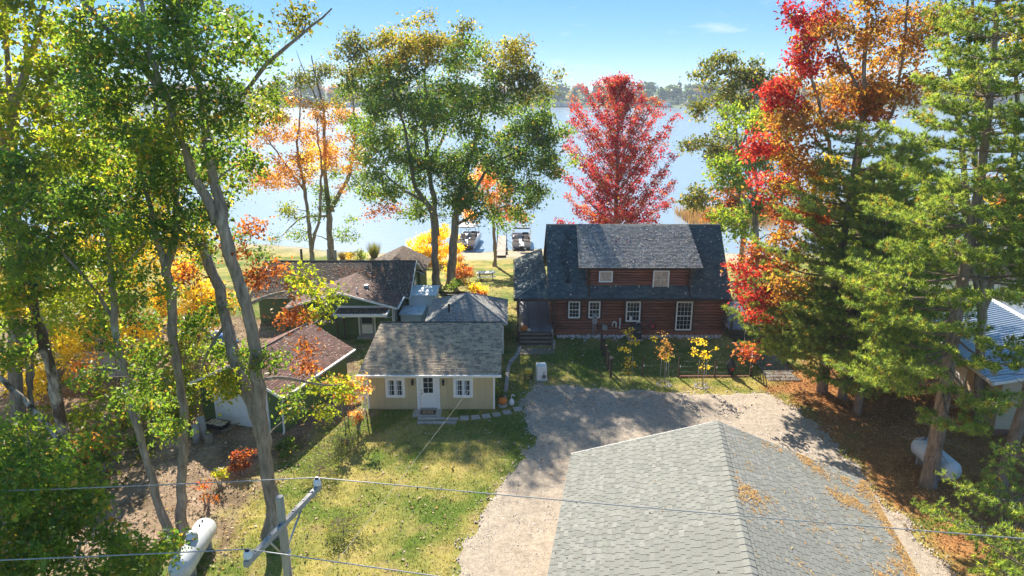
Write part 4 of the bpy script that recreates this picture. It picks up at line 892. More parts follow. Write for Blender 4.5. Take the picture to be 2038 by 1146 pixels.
# --- yellow and orange understorey between the left trunks
def bgtree(label, px, py, top, lobes, Y=None, name='maple_tree', r=.14, leaf=.2, per=55, clump=.65, seed=1, stems=1, dens=1., bark='bark', group=None, **k):
    b = gt(px, py) if Y is None else at(px, py, Y); L = []
    if Y is not None: b.z = tzf(b.x, b.y)
    t = at(top[0], top[1], b.y); m = b.lerp(t, .5)+Vector((random.uniform(-.3,.3), random.uniform(-.3,.3), 0))
    L.append([(b.x, b.y, b.z, r), (m.x, m.y, m.z, r*.7), (t.x, t.y, t.z, r*.2)])
    for i in range(stems-1):
        o = Vector((random.uniform(-1.2,1.2), random.uniform(-1,1), 0)); q = b.lerp(t, .22)
        L.append([(q.x, q.y, q.z, r*.6), ((q.x+t.x)/2+o.x, (q.y+t.y)/2+o.y, (q.z+t.z)/2, r*.45), (t.x+o.x*1.7, t.y+o.y, t.z-.4, r*.12)])
    return tree(name, label, L, lob(*[(l[0], l[1], b.y)+tuple(l[2:]) for l in lobes], seed=seed), leaf=leaf, per=per, clump=clump, dens=dens, seed=seed, bark=bark, group=group, **k)
bgtree('bright yellow maple glowing between the straight oak and leaning oak', 395, 710, (385,480), [(400,620,45,YELLOW),(375,550,45,YELLOW),(350,480,50,GOLD),(420,580,30,YELLOW),(370,680,35,YGREEN),(335,600,32,YELLOW)], seed=201, r=.12, dens=1.2)
bgtree('golden maple behind the slim leaning oak', 255, 760, (250,450), [(250,560,55,YELLOW),(235,490,50,GOLD),(280,640,45,YELLOW),(215,600,40,YGREEN),(260,690,40,GOLD)], seed=202, r=.14, stems=2, dens=1.1)
bgtree('low orange gold maple behind the pale peeling trunk', 120, 800, (110,600), [(120,690,45,GOLD),(70,740,45,GOLD),(150,650,40,YELLOW),(30,760,45,GOLD),(170,740,36,ORANGE,.5)], seed=203, r=.12, stems=3)
bgtree('green and yellow wood edge maple behind the upper left trunks', 200, 660, (190,230), [(170,300,70,YGREEN),(240,380,70,GOLD),(120,400,60,LIME),(250,270,60,YGREEN),(300,330,60,LIME),(180,450,60,YELLOW,.7)], seed=204, r=.25, stems=2, leaf=.26, clump=.9, per=45)
bgtree('lime green maple beside the lake at far left', 330, 600, (330,250), [(340,330,60,LIME),(390,260,55,YGREEN),(300,420,55,LIME),(420,350,45,YGREEN),(380,420,50,GOLD,.6),(460,250,45,YGREEN,.8)], seed=205, r=.25, stems=2, leaf=.28, clump=.95, per=45)
bgtree('leafy green undergrowth sapling beneath the slim leaning oak', 235, 880, (230,690), [(250,770,45,GREEN),(200,800,40,YGREEN,.7),(290,720,36,GREEN),(230,850,36,GREEN),(180,850,30,ORANGE,.5)], seed=206, r=.07, stems=3)
bgtree('bushy green sapling in front of the dark cabin', 390, 820, (370,680), [(390,740,40,YGREEN),(340,760,40,GREEN),(420,700,32,LIME),(310,800,36,GREEN),(370,810,34,YGREEN)], seed=207, r=.06, stems=4)
bgtree('tangled green shrub at the left edge under the pale trunk', 60, 940, (50,800), [(40,870,55,GREEN),(90,840,40,YGREEN,.7),(130,930,40,GREEN),(60,930,50,OLIVE,.6)], seed=208, r=.06, stems=4, kind='shrub', name='wild_shrub')
bgtree('dark green shrub with orange leaves below the pale trunk', 210, 935, (215,840), [(220,880,36,GREEN),(180,900,32,ORANGE,.6),(260,900,30,GREEN),(240,930,30,OLIVE,.7)], seed=209, r=.05, stems=4, kind='shrub', name='wild_shrub')
bgtree('yellow green maple filling the left edge behind the pale trunk', 60, 830, (50,420), [(50,520,60,YGREEN),(145,600,48,YGREEN),(60,640,52,LIME),(215,540,40,YGREEN,.8),(-10,580,60,GOLD),(20,720,45,YGREEN,.7)], Y=31.5, seed=210, r=.16, stems=3, leaf=.17, clump=.6, per=62)
# --- near crown at the lower left corner
b0 = Vector((-12.6, 12.3, 0))
tree('oak_tree', 'dark green crown filling the lower left corner, close to the camera',
  [[(b0.x,b0.y,0,.3),(b0.x+.1,b0.y+.1,3.5,.22),(b0.x+.4,b0.y+.6,6.2,.12),(b0.x+.6,b0.y+.8,8.2,.05)], [(b0.x+.1,b0.y+.1,3.6,.13),(b0.x+1.6,b0.y+.6,5.2,.08),(b0.x+3.0,b0.y+1.2,6.0,.04)], [(b0.x+.1,b0.y+.1,4.2,.12),(b0.x-1.,b0.y+1.6,6,.07),(b0.x-1.4,b0.y+2.4,7.2,.03)]],
  lob((60,1000,13,85,GREEN),(150,1060,13.5,85,GREEN),(60,1110,12.6,90,GREEN),(230,1110,14,70,DKGREEN),(105,930,13.6,55,GREEN),(25,890,14,65,GREEN),(280,1140,13.5,50,GREEN),(330,1115,14,34,GREEN,.8),(180,990,13.6,40,GREEN,.8),(20,1000,13,70,GREEN),(120,880,14,36,GREEN,.8), jy=.7),
  leaf=.105, per=115, clump=.42, seed=106)
# --- shore oaks, centre oak, maples
tree('oak_tree', 'slender orange oak with twin thin trunks at the shore, left of the big oak',
  [limb((622,522,79,.32),(616,440,79,.28),(602,350,79,.22),(592,290,79,.16),(600,190,79,.06)), limb((620,500,79,.2),(636,430,78.6,.16),(640,330,78.4,.12),(630,240,78.4,.05)), limb((606,380,79,.14),(560,310,78.6,.1),(520,260,78.2,.05))],
  lob((560,330,79,52,ORANGE,.8),(540,260,79,45,ORANGE,.7),(620,250,79,50,ORANGE,.8),(595,180,79,45,OLIVE,.6),(540,370,78.5,32,ORANGE,.8),(500,330,78,36,ORANGE,.6),(580,420,78,28,YGREEN,.5),(640,310,79,45,GOLD,.7),(520,200,79,36,YGREEN,.6)), leaf=.22, per=75, clump=.9, seed=110)
tree('oak_tree', 'stout dark trunked oak with thinning orange leaves near the shore deck post',
  [limb((660,516,80.4,.48),(657,430,80.4,.42),(645,330,80.4,.26),(640,200,80.4,.16),(620,110,80.4,.06)), limb((657,420,80.4,.28),(692,350,80.2,.2),(705,260,80,.12),(700,180,80,.05)), limb((657,430,80.4,.16),(600,430,80,.1),(560,470,79.6,.04)), limb((640,220,80.4,.1),(605,140,80,.06),(590,100,80,.02))],
  lob((680,310,80,50,ORANGE,.8),(700,375,80,40,GREEN,.8),(665,180,80.5,50,OLIVE,.55),(625,130,80.5,36,OLIVE,.35),(720,280,80,34,GREEN,.6),(650,390,81,40,GREEN,.6),(690,230,80,40,ORANGE,.6),(680,460,79,22,GREEN,.9),(590,470,79.5,24,GREEN,.7)), leaf=.22, per=75, clump=.9, seed=111)
GT = [(.30,.23,.03),(.20,.18,.03),(.10,.13,.03)]
tree('oak_tree', 'big green oak with split double trunk and gold tipped crown in the middle',
  [limb((870,570,60.4,.46),(866,520,60.4,.40),(868,470,60.4,.37),(860,415,60.3,.32),(838,392,60.2,.26),(822,360,60,.2),(804,243,59.6,.15),(783,188,59.4,.1),(770,110,59.2,.05)),
   limb((896,570,60.6,.46),(900,510,60.6,.40),(906,450,60.6,.36),(912,404,60.6,.28),(937,299,60.8,.2),(961,215,61,.13),(1000,130,61,.05)),
   limb((868,470,60.4,.26),(862,400,60.6,.24),(852,317,60.8,.2),(846,243,61,.16),(846,142,61.2,.1),(850,60,61.2,.05)), limb((908,430,60.6,.18),(972,327,60.2,.13),(1030,300,59.8,.08),(1080,270,59.6,.04)),
   limb((850,330,60.8,.16),(880,290,61.4,.12),(905,180,61.8,.08),(915,110,62,.04)), limb((845,400,60.2,.14),(790,370,59.6,.1),(750,330,59.2,.05)), limb((906,450,60.6,.16),(960,420,60,.1),(1010,410,59.6,.05))],
  lob((715,95,60,34,OLIVE),(775,105,60,50,GT),(850,80,60,50,GT),(905,115,60,46,GREEN),(735,180,60,52,GREEN),(820,195,60,60,DKGREEN),(900,220,60,60,GREEN),(1005,120,60,46,GT),(1055,170,60,42,OLIVE),(970,205,60,52,GREEN),(1060,255,60,52,DKGREEN),(1000,300,60,60,DKGREEN),(1085,325,60,34,GREEN),(1040,380,60,42,DKGREEN),(935,335,60,50,DKGREEN),(860,320,61,55,DKGREEN),(780,290,60,52,GREEN),(735,255,60,36,GREEN),(765,355,60,44,GREEN),(825,405,60,28,GREEN),(900,400,59,34,GREEN,.8),(960,400,60,40,DKGREEN,.9),(1095,285,60,28,GREEN),(1010,435,60,28,GREEN,.8),(700,150,60,26,OLIVE,.8),(930,60,60,20,OLIVE,.6),(1085,230,60,28,GREEN,.8),(760,415,60,20,RUST,.6)),
  leaf=.21, per=84, clump=.85, dens=1.6, seed=112)
tree('maple_tree', 'small orange maple with one thin bare trunk beside the dock',
  [limb((985,534,74.6,.27),(983,470,74.6,.23),(981,420,74.6,.2),(965,350,74.6,.12),(958,310,74.6,.04)), limb((982,440,74.6,.1),(1000,420,74.4,.07),(1030,425,74,.03)), limb((982,440,74.6,.09),(955,420,74.8,.06),(930,430,75,.03))],
  lob((960,350,74.6,34,SALMON),(1012,424,74.3,20,REDOR,1,.5),(1035,432,74,12,REDOR,1,.5),(935,428,75,16,SALMON,1,.5),(990,385,74.6,26,ORANGE),(930,380,75,20,SALMON),(985,410,74.5,18,ORANGE)), leaf=.2, per=60, clump=.6, seed=113)
def red_maple():
    r = random.Random(5); Y = 68.5; b = at(1222,500,Y); b.z = tzf(b.x, Y); limbs = [[(b.x,Y,b.z,.36)]+limb((1224,450,Y,.3),(1228,360,Y,.22),(1230,260,Y,.13),(1222,150,Y,.03))]; lobes = []
    prof = [(446,84),(425,118),(390,116),(350,122),(310,114),(270,108),(240,112),(215,104),(190,72),(165,42),(145,14)]
    n = 88
    for i in range(n):                                                 # long feathery boughs leaving the stem at a slant
        u = (i+.5)/n; py = 446-u*300; hw = float(np.interp(-py, [-p[0] for p in prof], [p[1] for p in prof]))*r.uniform(.55,1.14); th = i*2.39996
        e = at(1228+hw*math.cos(th)*.96, py+r.uniform(-8,8), Y); e.y += hw*math.sin(th)*mpp(1228,py,Y); zr = at(1227, min(470, py+16+hw*(.50+.85*u)), Y).z
        a = Vector((b.x+.2, Y, zr)); m = a.lerp(e, .5)+Vector((0,0,-.02*(e-a).length)); limbs.append([(a.x,a.y,a.z,.06*(1-u)+.02),(m.x,m.y,m.z,.035),(e.x,e.y,e.z,.012)])
        pal = REDOR if (r.random() < .3 and py > 370 and e.x < b.x) else (RED if r.random() < .4 else CRIM)
        L = (e-a).length
        for t in (.34,.48,.6,.71,.81,.9,.97,1.03):
            if t*L < .5: continue
            c = a.lerp(e, t)+Vector((r.uniform(-.12,.12), r.uniform(-.12,.12), r.uniform(-.08,.1))); lobes.append((tuple(c), (.62-.42*max(0,t-.3))*r.uniform(.75,1.15), pal if r.random() < .85 else MIXR, 1., .34))
    tree('maple_tree', 'vivid red maple with a broad oval crown rising behind the log house roof', limbs, lobes, leaf=.18, per=13, clump=.40, dens=.95, seed=114, flat=.34, up=1.0, droop=.1, wig=.03)
red_maple()
tree('oak_tree', 'olive green oak by the lake right of the red maple',
  [limb((1478,480,72,.4),(1474,400,72,.34),(1470,300,72,.24),(1460,200,72,.14),(1455,120,72,.05)), limb((1474,400,72,.18),(1430,370,71.6,.12),(1380,385,71.2,.05)), limb((1470,310,72,.16),(1430,290,71.6,.1),(1390,290,71.4,.05)), limb((1472,300,72,.14),(1500,230,72.4,.1),(1500,160,72.6,.05))],
  lob((1450,150,72,46,OLIVE),(1418,220,72,34,OLIVE),(1490,190,72,46,OLIVE),(1398,290,72,28,OLIVE,.9,.5),(1450,290,72,46,OLIVE),(1395,392,72,34,OLIVE,1,.45),(1365,400,71,14,OLIVE,1,.5),(1450,385,72,45,RUST,.6),(1500,140,72,34,OLIVE),(1440,115,72,24,OLIVE),(1430,420,71,32,RUST,.8)), leaf=.27, per=60, clump=.8, seed=115)
bgtree('lime yellow maple between the olive oak and the scarlet branches', 1510, 560, (1500,240), [(1480,250,42,LIME),(1525,290,50,GREEN),(1450,345,36,LIME),(1535,235,36,YGREEN),(1500,340,46,GREEN),(1465,440,38,LIME),(1520,420,44,GREEN),(1450,465,26,LIME)], Y=60, seed=116, r=.26, stems=2, leaf=.26, clump=.8, per=60)
tree('maple_tree', 'towering orange maple with scarlet outer branches above the pines',
  [limb((1690,739,40,.36),(1696,600,40,.31),(1705,450,40,.27),(1714,300,40,.22),(1722,150,40,.15),(1730,0,40,.1),(1738,-150,40,.05)), limb((1700,420,40,.14),(1650,300,39.8,.11),(1610,150,39.6,.08),(1590,20,39.4,.04)), limb((1712,310,40,.13),(1780,220,40.3,.1),(1800,60,40.5,.07),(1812,-80,40.6,.04)), limb((1698,560,40,.1),(1640,480,39.3,.08),(1570,420,38.6,.04)), limb((1694,640,40,.1),(1610,600,38.8,.07),(1520,600,38,.03)), limb((1700,440,40,.09),(1640,360,39,.07),(1560,300,38.4,.03)), limb((1718,200,40,.09),(1670,120,39.4,.06),(1640,20,39,.03))],
  lob((1590,40,40,42,CRIM,.8),(1605,120,40,42,RED,.8),(1550,180,40,32,RED,.9),(1572,205,39.5,30,RED),(1585,165,40,32,MIXO,.6),(1525,285,39,34,RED,.95),(1560,245,39.5,36,MIXO,.7),(1535,370,39,36,RED),(1575,330,39.5,52,MIXO,.8),(1620,250,40,54,MIXO,.8),(1680,180,40,60,MIXO,.7),(1680,60,40,75,MIXO,.55),(1765,80,40,70,MIXO,.55),(1760,185,40,52,MIXO,.8),(1830,60,40,55,MIXO,.55),(1840,165,40,36,MIXO,.8),(1590,425,38.5,44,MIXR),(1535,525,38,38,MIXR),(1500,595,37.6,28,RED,1.),(1528,645,37.4,22,RED,1.),(1540,600,37.8,34,MIXR,1.),(1480,690,37,9,MIXR),(1575,480,38.3,32,MIXO),(1740,-50,40,80,MIXO,.5),(1640,340,39.5,46,GOLD,.7),(1560,560,37.6,28,MIXO),(1630,30,40,40,MIXR,.6),(1490,545,37.6,20,RED),(1700,240,40,50,RUST,.7)),
  leaf=.19, per=62, clump=.6, dens=1.35, seed=117)
bgtree('dark stemmed oak thin with olive leaves at the top right corner', 1962, 800, (1935,-60), [(1900,60,42,OLIVE,.7),(1960,60,50,OLIVE,.7),(2015,140,55,OLIVE,.8),(1995,20,50,GOLD,.6),(1920,150,32,OLIVE,.7),(1960,-40,70,OLIVE,.7),(2050,60,60,GOLD,.7)], Y=33, seed=118, r=.3, stems=3, leaf=.19, clump=.6, name='oak_tree')
bgtree('yellowing maple beyond the metal roofed house', 2010, 560, (2010,330), [(2020,420,50,GOLD),(1980,460,40,OLIVE),(2060,450,55,YELLOW),(2000,380,40,RUST,.7)], Y=56, seed=119, r=.2, stems=2, leaf=.26, clump=.8)

# --- white pines: whorled boughs carrying plumes of needles
NEED = [(.19,.27,.07),(.235,.31,.075),(.29,.34,.085),(.135,.21,.065)]
def pine_parts(trunk, zlo, blen, seed=1, step=.62, per=5, tuft_n=13, nlen=.20, plumes=1.0, side=None, side_z=99., nwid=.016, gold=.05, dead=3):
    """trunk: (x,y,z,r) polyline, local. Returns trunk, bough and needle meshes."""
    r = np.random.default_rng(seed); Q = resample(trunk, .4); tp = [(Q[:,:3], Q[:,3]*(1+.05*r.normal(size=len(Q))))]; z = zlo; zt = Q[-1,2]; bp = []; T = []; A = []
    while z < zt-.2:
        f = (z-zlo)/(zt-zlo); c = np.array([np.interp(z, Q[:,2], Q[:,k]) for k in range(3)]); rt = np.interp(z, Q[:,2], Q[:,3])
        n = per+r.integers(-1, 2); a0 = r.uniform(0, 6.28)
        for i in range(n):
            a = a0+i*6.28/n+r.uniform(-.35,.35)
            if side is not None and z < side_z and math.cos(a-side) < r.uniform(-1.0, .35): continue
            L = blen*(1-f)**.6*r.uniform(.42,1.2)*(.75+.25*min(1, f*4))+.35; d = np.array([math.cos(a), math.sin(a), 0]); k = max(4, int(L/.45)); t = np.linspace(0,1,k+1)
            rise = L*(.10+.30*f); sag = -L*.14*(1-f)
            B = c+d*L*t[:,None]; B[:,2] += rise*t**1.4+sag*np.sin(t*np.pi*.9); B[1:,:2] += np.cumsum(r.normal(size=(k,2))*.06, 0)
            bp.append((B, np.linspace(min(.012+.013*L, rt*.6), .008, k+1)))
            pl = np.array([-d[1], d[0], 0]); ns = int(L*6.5*plumes)
            for s in range(ns):
                u = .30+.70*(s+.5)/ns+r.uniform(-.03,.03); u = min(u, 1); p = np.array([np.interp(u, t, B[:,q]) for q in range(3)])
                w = (1-u)*L*.50+.28; sg = 1 if s%2 else -1; e = p+pl*sg*w*r.uniform(.45,1.0)+d*w*r.uniform(.35,.9)+np.array([0,0,w*r.uniform(.02,.35)])
                bp.append((np.stack([p, (p+e)/2-[0,0,.03], e]), np.array([.009,.007,.005])))
                m = max(2, int(np.linalg.norm(e-p)/.13)); 
                for q in range(m):
                    v = (q+1)/m
                    if v < .3 and m > 2: continue
                    T.append(p*(1-v)+e*v+r.normal(size=3)*.05); A.append(unit((e-p)+np.array([0,0,.25])+r.normal(size=3)*.2))
            T.append(B[-1]); A.append(unit(d+np.array([0,0,.5])))
        z += step*r.uniform(.75,1.25)
    for i in range(dead*4):
        z = r.uniform(max(.8, zlo*.35), zlo+.5) if zlo > 1 else r.uniform(.5,1.5); c = np.array([np.interp(z, Q[:,2], Q[:,k]) for k in range(3)]); a = r.uniform(0,6.28); L = r.uniform(.5,1.8); d = np.array([math.cos(a), math.sin(a), r.uniform(-.25,.2)])
        bp.append((np.stack([c, c+d*L*.5+r.normal(size=3)*.05, c+d*L]), np.array([.025,.018,.007])))
    T = np.array(T); A = np.array(A); n = len(T); i = np.repeat(np.arange(n), tuft_n); N = len(i); dd = r.normal(size=(N,3)); dd[:,2] += .15; dd = unit(unit(dd)*.95+A[i]*.75); s = unit(np.cross(dd, r.normal(size=(N,3)))); ln = nlen*r.uniform(.7,1.25,(N,1)); P = T[i]
    V = np.stack([P-s*nwid, P+s*nwid, P+dd*ln+s*nwid*.35], 1).reshape(-1,3); F = np.arange(N*3).reshape(-1,3)
    pal = np.array(NEED); tc_ = pal[r.integers(0,len(pal),n)]*r.uniform(.75,1.35,(n,1)); g = r.random(n) < gold; tc_[g] = np.array([.34,.24,.06]); col = tc_[i]*r.uniform(.8,1.2,(N,1))
    V1, F1 = tubes_np(tp, 10); V2, F2 = tubes_np(bp, 4)
    return npmesh('trunk', V1, F1, None, M['pine_bark'], True), npmesh('boughs', V2, F2, None, M['pine_bark'], True), npmesh('needles', V, F, np.clip(col,0,.9), M['needle'])
def pine(label, loc, parts, rz=0., sc=1., group=None):
    R = thing('pine_tree', label, 'pine tree', loc, rz, group); R.scale = (sc, sc, sc)
    link('trunk', parts[0], R); link('boughs', parts[1], R, kind='stuff'); link('needles', parts[2], R, kind='stuff'); return R
def wl_(*p):
    q = limb(*p); b = q[0]; return (b[0], b[1], 0.), [(x-b[0], y-b[1], z, rr) for x, y, z, rr in q]
loc, tr = wl_((1846,968,26.9,.34),(1868,850,26.9,.30),(1888,720,26.9,.27),(1910,590,27,.24),(1935,450,27,.2),(1955,330,27,.17),(1975,150,27,.12),(1990,-60,27,.06)); tr[0] = (*tr[0][:2], -.1, .4)
pine('tall white pine with a curving bare trunk beside the right propane tank', loc, pine_parts(tr, 4.6, 5.0, seed=301, step=.66, per=6, side=2.9, side_z=9.2, tuft_n=20, dead=6))
PB = pine_parts([(0,0,-.1,.34),(.1,.05,5,.27),(-.1,.1,10,.18),(0,0,15.2,.04)], 2.4, 5.9, seed=302, tuft_n=19, step=.66)
PC = pine_parts([(0,0,-.1,.27),(-.1,.05,4,.2),(.1,.1,9,.13),(0,0,13.2,.03)], 2.6, 4.5, seed=303, tuft_n=19, step=.66)
pine('broad white pine nearest the log house deck, boughs over the flagstone path', tuple(gz(1636,779)), PB, 2.2)
pine('slim pine stem just right of the broad pine by the driveway', tuple(gz(1676,792)), PC, .4)
pine('pine third from the log house, trunk rising behind the driveway bend', tuple(gz(1722,764)), PB, 4.1, .93)
pine('pine with dark trunk farthest back in the row beside the metal roofed house', tuple(gz(1748,748)), PC, 3.0, 1.08)
loc, tr = wl_((1984,984,26.3,.27),(2010,900,26.4,.25),(2040,805,26.5,.23),(2075,650,26.6,.18),(2105,450,26.7,.12),(2120,250,26.8,.05)); tr[0] = (*tr[0][:2], -.1, .32)
pine('shorter bright pine in front of the row, between driveway and curving pine trunk', (18.9, 34.0, 0), PC, 2.0, .85)
pine('leaning pine stem cut by the right edge near the propane tank', loc, pine_parts(tr, 9.5, 3.6, seed=304, tuft_n=12, step=.8, per=4))
pine('young pine filling the lower right corner in front of the propane tank', (16.2, 15.2, 0), pine_parts([(0,0,-.1,.2),(.1,0,3,.14),(0,.1,6,.09),(0,0,8.0,.03)], .8, 3.6, seed=305, tuft_n=18, nlen=.15, step=.55, side=2.6))
pine('small pine bough cluster leaning in at the right edge above the lower corner pine', (17.4, 20.2, 0), pine_parts([(0,0,-.1,.16),(.1,0,2,.12),(0,.1,5.6,.03)], 1.6, 3.0, seed=306, tuft_n=16, nlen=.15, step=.55, side=3.0))
# ------------------------------------------------------------------ far shore: woods, houses
def far_shore():
    r = np.random.default_rng(77); meshes = []
    pals = [[(.06,.10,.03),(.08,.12,.035),(.05,.085,.03)], [(.05,.085,.035),(.04,.07,.03),(.065,.10,.04)], [(.26,.15,.06),(.22,.12,.05),(.28,.18,.07)], [(.24,.10,.10),(.34,.13,.11),(.26,.08,.08)], [(.36,.27,.06),(.28,.22,.06),(.20,.18,.05)]]
    kinds = ['round green tree', 'dark pointed conifer', 'orange tinted tree', 'dusky red maple', 'yellowing tree']
    for k, pal in enumerate(pals):
        n = 620; h = 18.; d = unit(r.normal(size=(n,3)))
        if k == 1: z = r.random(n)**1.3; P = np.stack([d[:,0]*(1-z)*3.6, d[:,1]*(1-z)*3.6, 2+z*(h-1)], 1)
        else:
            P = d*r.random((n,1))**.35*np.array([5.2,5.2,6.2])+[0,0,10.5]; P += nz2(P[:,0]*.5, P[:,2]*.5, 1.4, k)[:,None]*d*.9
        c = np.array(pal)[r.integers(0,3,n)]*r.uniform(.7,1.3,(n,1)); me = leaf_mesh('far_crown', P, np.full(n, 1.7), c, .5, .2, r, .5)
        V, F = tubes_np([(np.array([[0,0,-.5],[0,0,8],[0,0,14.]]), np.array([.3,.22,.06]))], 5); meshes.append((me, npmesh('far_trunk', V, F, None, M['bark'])))
    def put(k, x, y, s):
        me, tr_ = meshes[k]; o = link('far_tree', me, None, (x, y, tzf(x,y)), (0,0,r.uniform(0,6.28))); o.scale = (s*r.uniform(1.2,1.8), s*r.uniform(1.2,1.8), s)
        tag(o, kinds[k]+' in the wood across the lake', 'tree', 'trees on the far shore')
    xs = np.linspace(-640, 640, 118)
    for row, (y0, p) in enumerate(((836,[.42,.30,.08,.06,.14]),(872,[.42,.32,.08,.05,.13]),(930,[.42,.34,.08,.03,.13]))):
        for x in xs:
            x = x+r.uniform(-7,7)
            if row == 0 and r.random() < .5: continue
            k = int(r.choice(5, p=p)); put(k, x, y0+r.uniform(-9,14), r.uniform(.8,1.12)*(.82 if k == 1 else 1)*(.7 if row == 0 else 1.05 if row == 1 else 1.2))
    hs = [('white','far white house with a grey roof on the open lawn across the lake',1325,12,5.0),('white','far low white cottage at the water between dark trees, left of the red maple',1142,11,4.2),('grey','far grey house at the water just right of the big oak',1110,13,4.6),('tansiding','far beige house on the shore, right of the open lawn',1372,11,4.5),('white','far small white boathouse below the dusky red maple',1127,7,3.2),('grey','far grey gabled house seen under the big oak branches',795,12,5),('white','far pale house seen left of the big oak crown',700,14,5),('tansiding','far tan house glimpsed at left beyond the leaning oak',560,12,5),('white','far bright house behind the upper left maple',250,13,5),('grey','far grey house on the shore at far right',1470,12,4.6)]
    for m_, lab, px, w, h in hs:
        y = 826.; p = at(px, 210, y); z = tzf(p.x, y); H_ = thing('far_house', lab, 'house', (p.x, y, z)); MB().box(-w/2,0,-1,w/2,8,h*.62).prism([(-w/2,0,h*.62),(w/2,0,h*.62),(0,0,h)],(0,8,0)).build('wall', M[m_], H_)
        MB().prism([(-w/2-.5,-.5,h*.60),(0,-.5,h+.15),(0,-.5,h+.35),(-w/2-.5,-.5,h*.60+.2)],(0,9,0)).prism([(0,-.5,h+.15),(w/2+.5,-.5,h*.60),(w/2+.5,-.5,h*.60+.2),(0,-.5,h+.35)],(0,9,0)).build('roof', M['underlay'], H_)
        for q in (-.3,.0,.3): box('window', M['glass'], H_, q*w-.6,-.06,.7,q*w+.6,-.002,2.0)
    # open lawn on the far bank
    x0 = at(1350,205,822).x; P = [(x0-14,818.),(x0+17,818.),(x0+17,856.),(x0-14,856.)]
    m = mat('far_lawn', (.16,.19,.05), .95, var=.25, scale=.3); V = [(x,y,tzf(x,y)+.25) for x in np.linspace(x0-14,x0+17,9) for y in np.linspace(818,856,12)]
    F = [(i*12+j, (i+1)*12+j, (i+1)*12+j+1, i*12+j+1) for i in range(8) for j in range(11)]; link('far_lawn', npmesh('far_lawn', V, F, None, m, True), kind='structure')
far_shore()

# ------------------------------------------------------------------ boats, dock, shore things
def pontoon(label, px, py, rz, canopy, y_off=0):
    p = gz(px, py, LAKE_Z); R = thing('pontoon_boat', label, 'boat', (p.x, p.y, LAKE_Z), rz)
    for x in (-.85,.85): MB().lathe([(.05,-.1),(.30,.05),(.32,.4),(.32,5.6),(.2,6.3),(.03,6.7)], (x,0,.05), 12, 'y').build('pontoon', M['metal'], R, smooth=True)
    box('deck', M['grey'], R, -1.22,0.,.38,1.22,6.2,.48); box('swim_platform', M['black'], R, -1.1,-.75,.22,1.1,-.01,.38)
    MB().box(-1.22,.35,.48,-1.16,6.1,1.15).build('side_panel', M['hull'], R); MB().box(1.16,.35,.48,1.22,6.1,1.15).build('side_panel', M['hull'], R); box('front_panel', M['hull'], R, -1.16,6.02,.48,1.16,6.1,1.15)
    MB().box(-1.18,.28,.48,-.30,.36,1.12).build('stern_panel', M['hull'], R); MB().box(.30,.28,.48,1.18,.36,1.12).build('stern_panel', M['hull'], R)
    for x0, x1 in ((-1.12,-.32),(.32,1.12)):
        s = box('bench_seat', M['vinyl'], R, x0,.40,.48,x1,1.1,.92, bevel=.06); box('seat_back', M['vinyl'], s, x0,.38,.93,x1,.58,1.32, bevel=.06)
    for x in (-.65,.6):
        s = box('captain_chair', M['vinyl'], R, x-.28,2.6,.75,x+.28,3.15,.95, bevel=.06); box('seat_back', M['vinyl'], s, x-.28,2.5,.96,x+.28,2.64,1.55, bevel=.05); box('seat_base', M['black'], s, x-.12,2.75,.48,x+.12,3.0,.75)
    c = box('helm_console', M['navy'], R, .1,3.5,.48,1.0,4.1,1.25, bevel=.05); MB().prism([(.12,3.95,1.25),(.98,3.95,1.25),(.9,4.05,1.6),(.2,4.05,1.6)], (0,.02,0)).build('windscreen', M['glass'], c)
    for x0 in (-1.12,.45): box('bow_seat', M['vinyl'], R, x0,4.4,.48,x0+.66,5.9,.92, bevel=.06)
    b = MB(); b.box(-.3,-.62,.0,.3,-.2,.75).build('outboard_motor', M['black'], R, bevel=.08); box('motor_leg', M['black'], R, -.1,-.5,-.5,.1,-.3,.0)
    for x in (-.34,.34): tube('gate_rail', M['white'], R, [(x,.3,.48),(x,.28,1.2)], .025, 6)
    tube('stern_rail', M['white'], R, [(-1.15,-.7,.45),(-1.15,-.02,.5),(1.15,-.02,.5),(1.15,-.7,.45)], .03, 6)
    fr = MB()
    for y in (1.3, 3.6): fr.tube([(-1.19,y+.3,1.15),(-1.17,y,2.5),(-.95,y-.05,2.66),(.95,y-.05,2.66),(1.17,y,2.5),(1.19,y+.3,1.15)], .03, 6)
    fr.build('canopy_frame', M['white' if not canopy else 'metal'], R, smooth=True, kind='stuff')
    if canopy: MB().prism([(-1.15,1.1,2.6),(-.9,1.1,2.74),(.9,1.1,2.74),(1.15,1.1,2.6)], (0,2.7,0)).build('canopy', M['grey'], R)
    else: MB().prism([(-1.1,1.1,2.6),(-.95,1.1,2.74),(.95,1.1,2.74),(1.1,1.1,2.6)], (0,.5,0)).build('folded_canopy', M['navy'], R)
    return R
pontoon('pontoon boat with dark folded canopy moored right of the dock', 1038, 499, .0, False)
pontoon('pontoon boat with a grey canopy half hidden behind the yellow shrub', 926, 496, -.1, True)
def dock():
    R = thing('boat_dock', 'narrow weathered plank dock leading out beside the pontoon boat', 'dock', (-1.35, 80.6, LAKE_Z+.42))
    for i in range(58): box('plank', M['plank'], R, -.55,i*.2,0,.55,i*.2+.185,.04)
    for x in (-.5,.46): box('stringer', M['dark_wood'], R, x,0,-.15,x+.06,11.6,-.002)
    for y in (2.4,5.4,8.4,11.4):
        for x in (-.62,.62): tube('dock_post', M['wood'], R, [(x,y,-2.2),(x,y,.1+(1.5 if y > 6 else .35))], .045, 6)
    for y in (2,4.2): MB().lathe([(.05,0),(.14,.05),(.14,.4),(.05,.45)], (.68,y,-.35), 8).build('dock_bumper', M['black'], R)
dock()
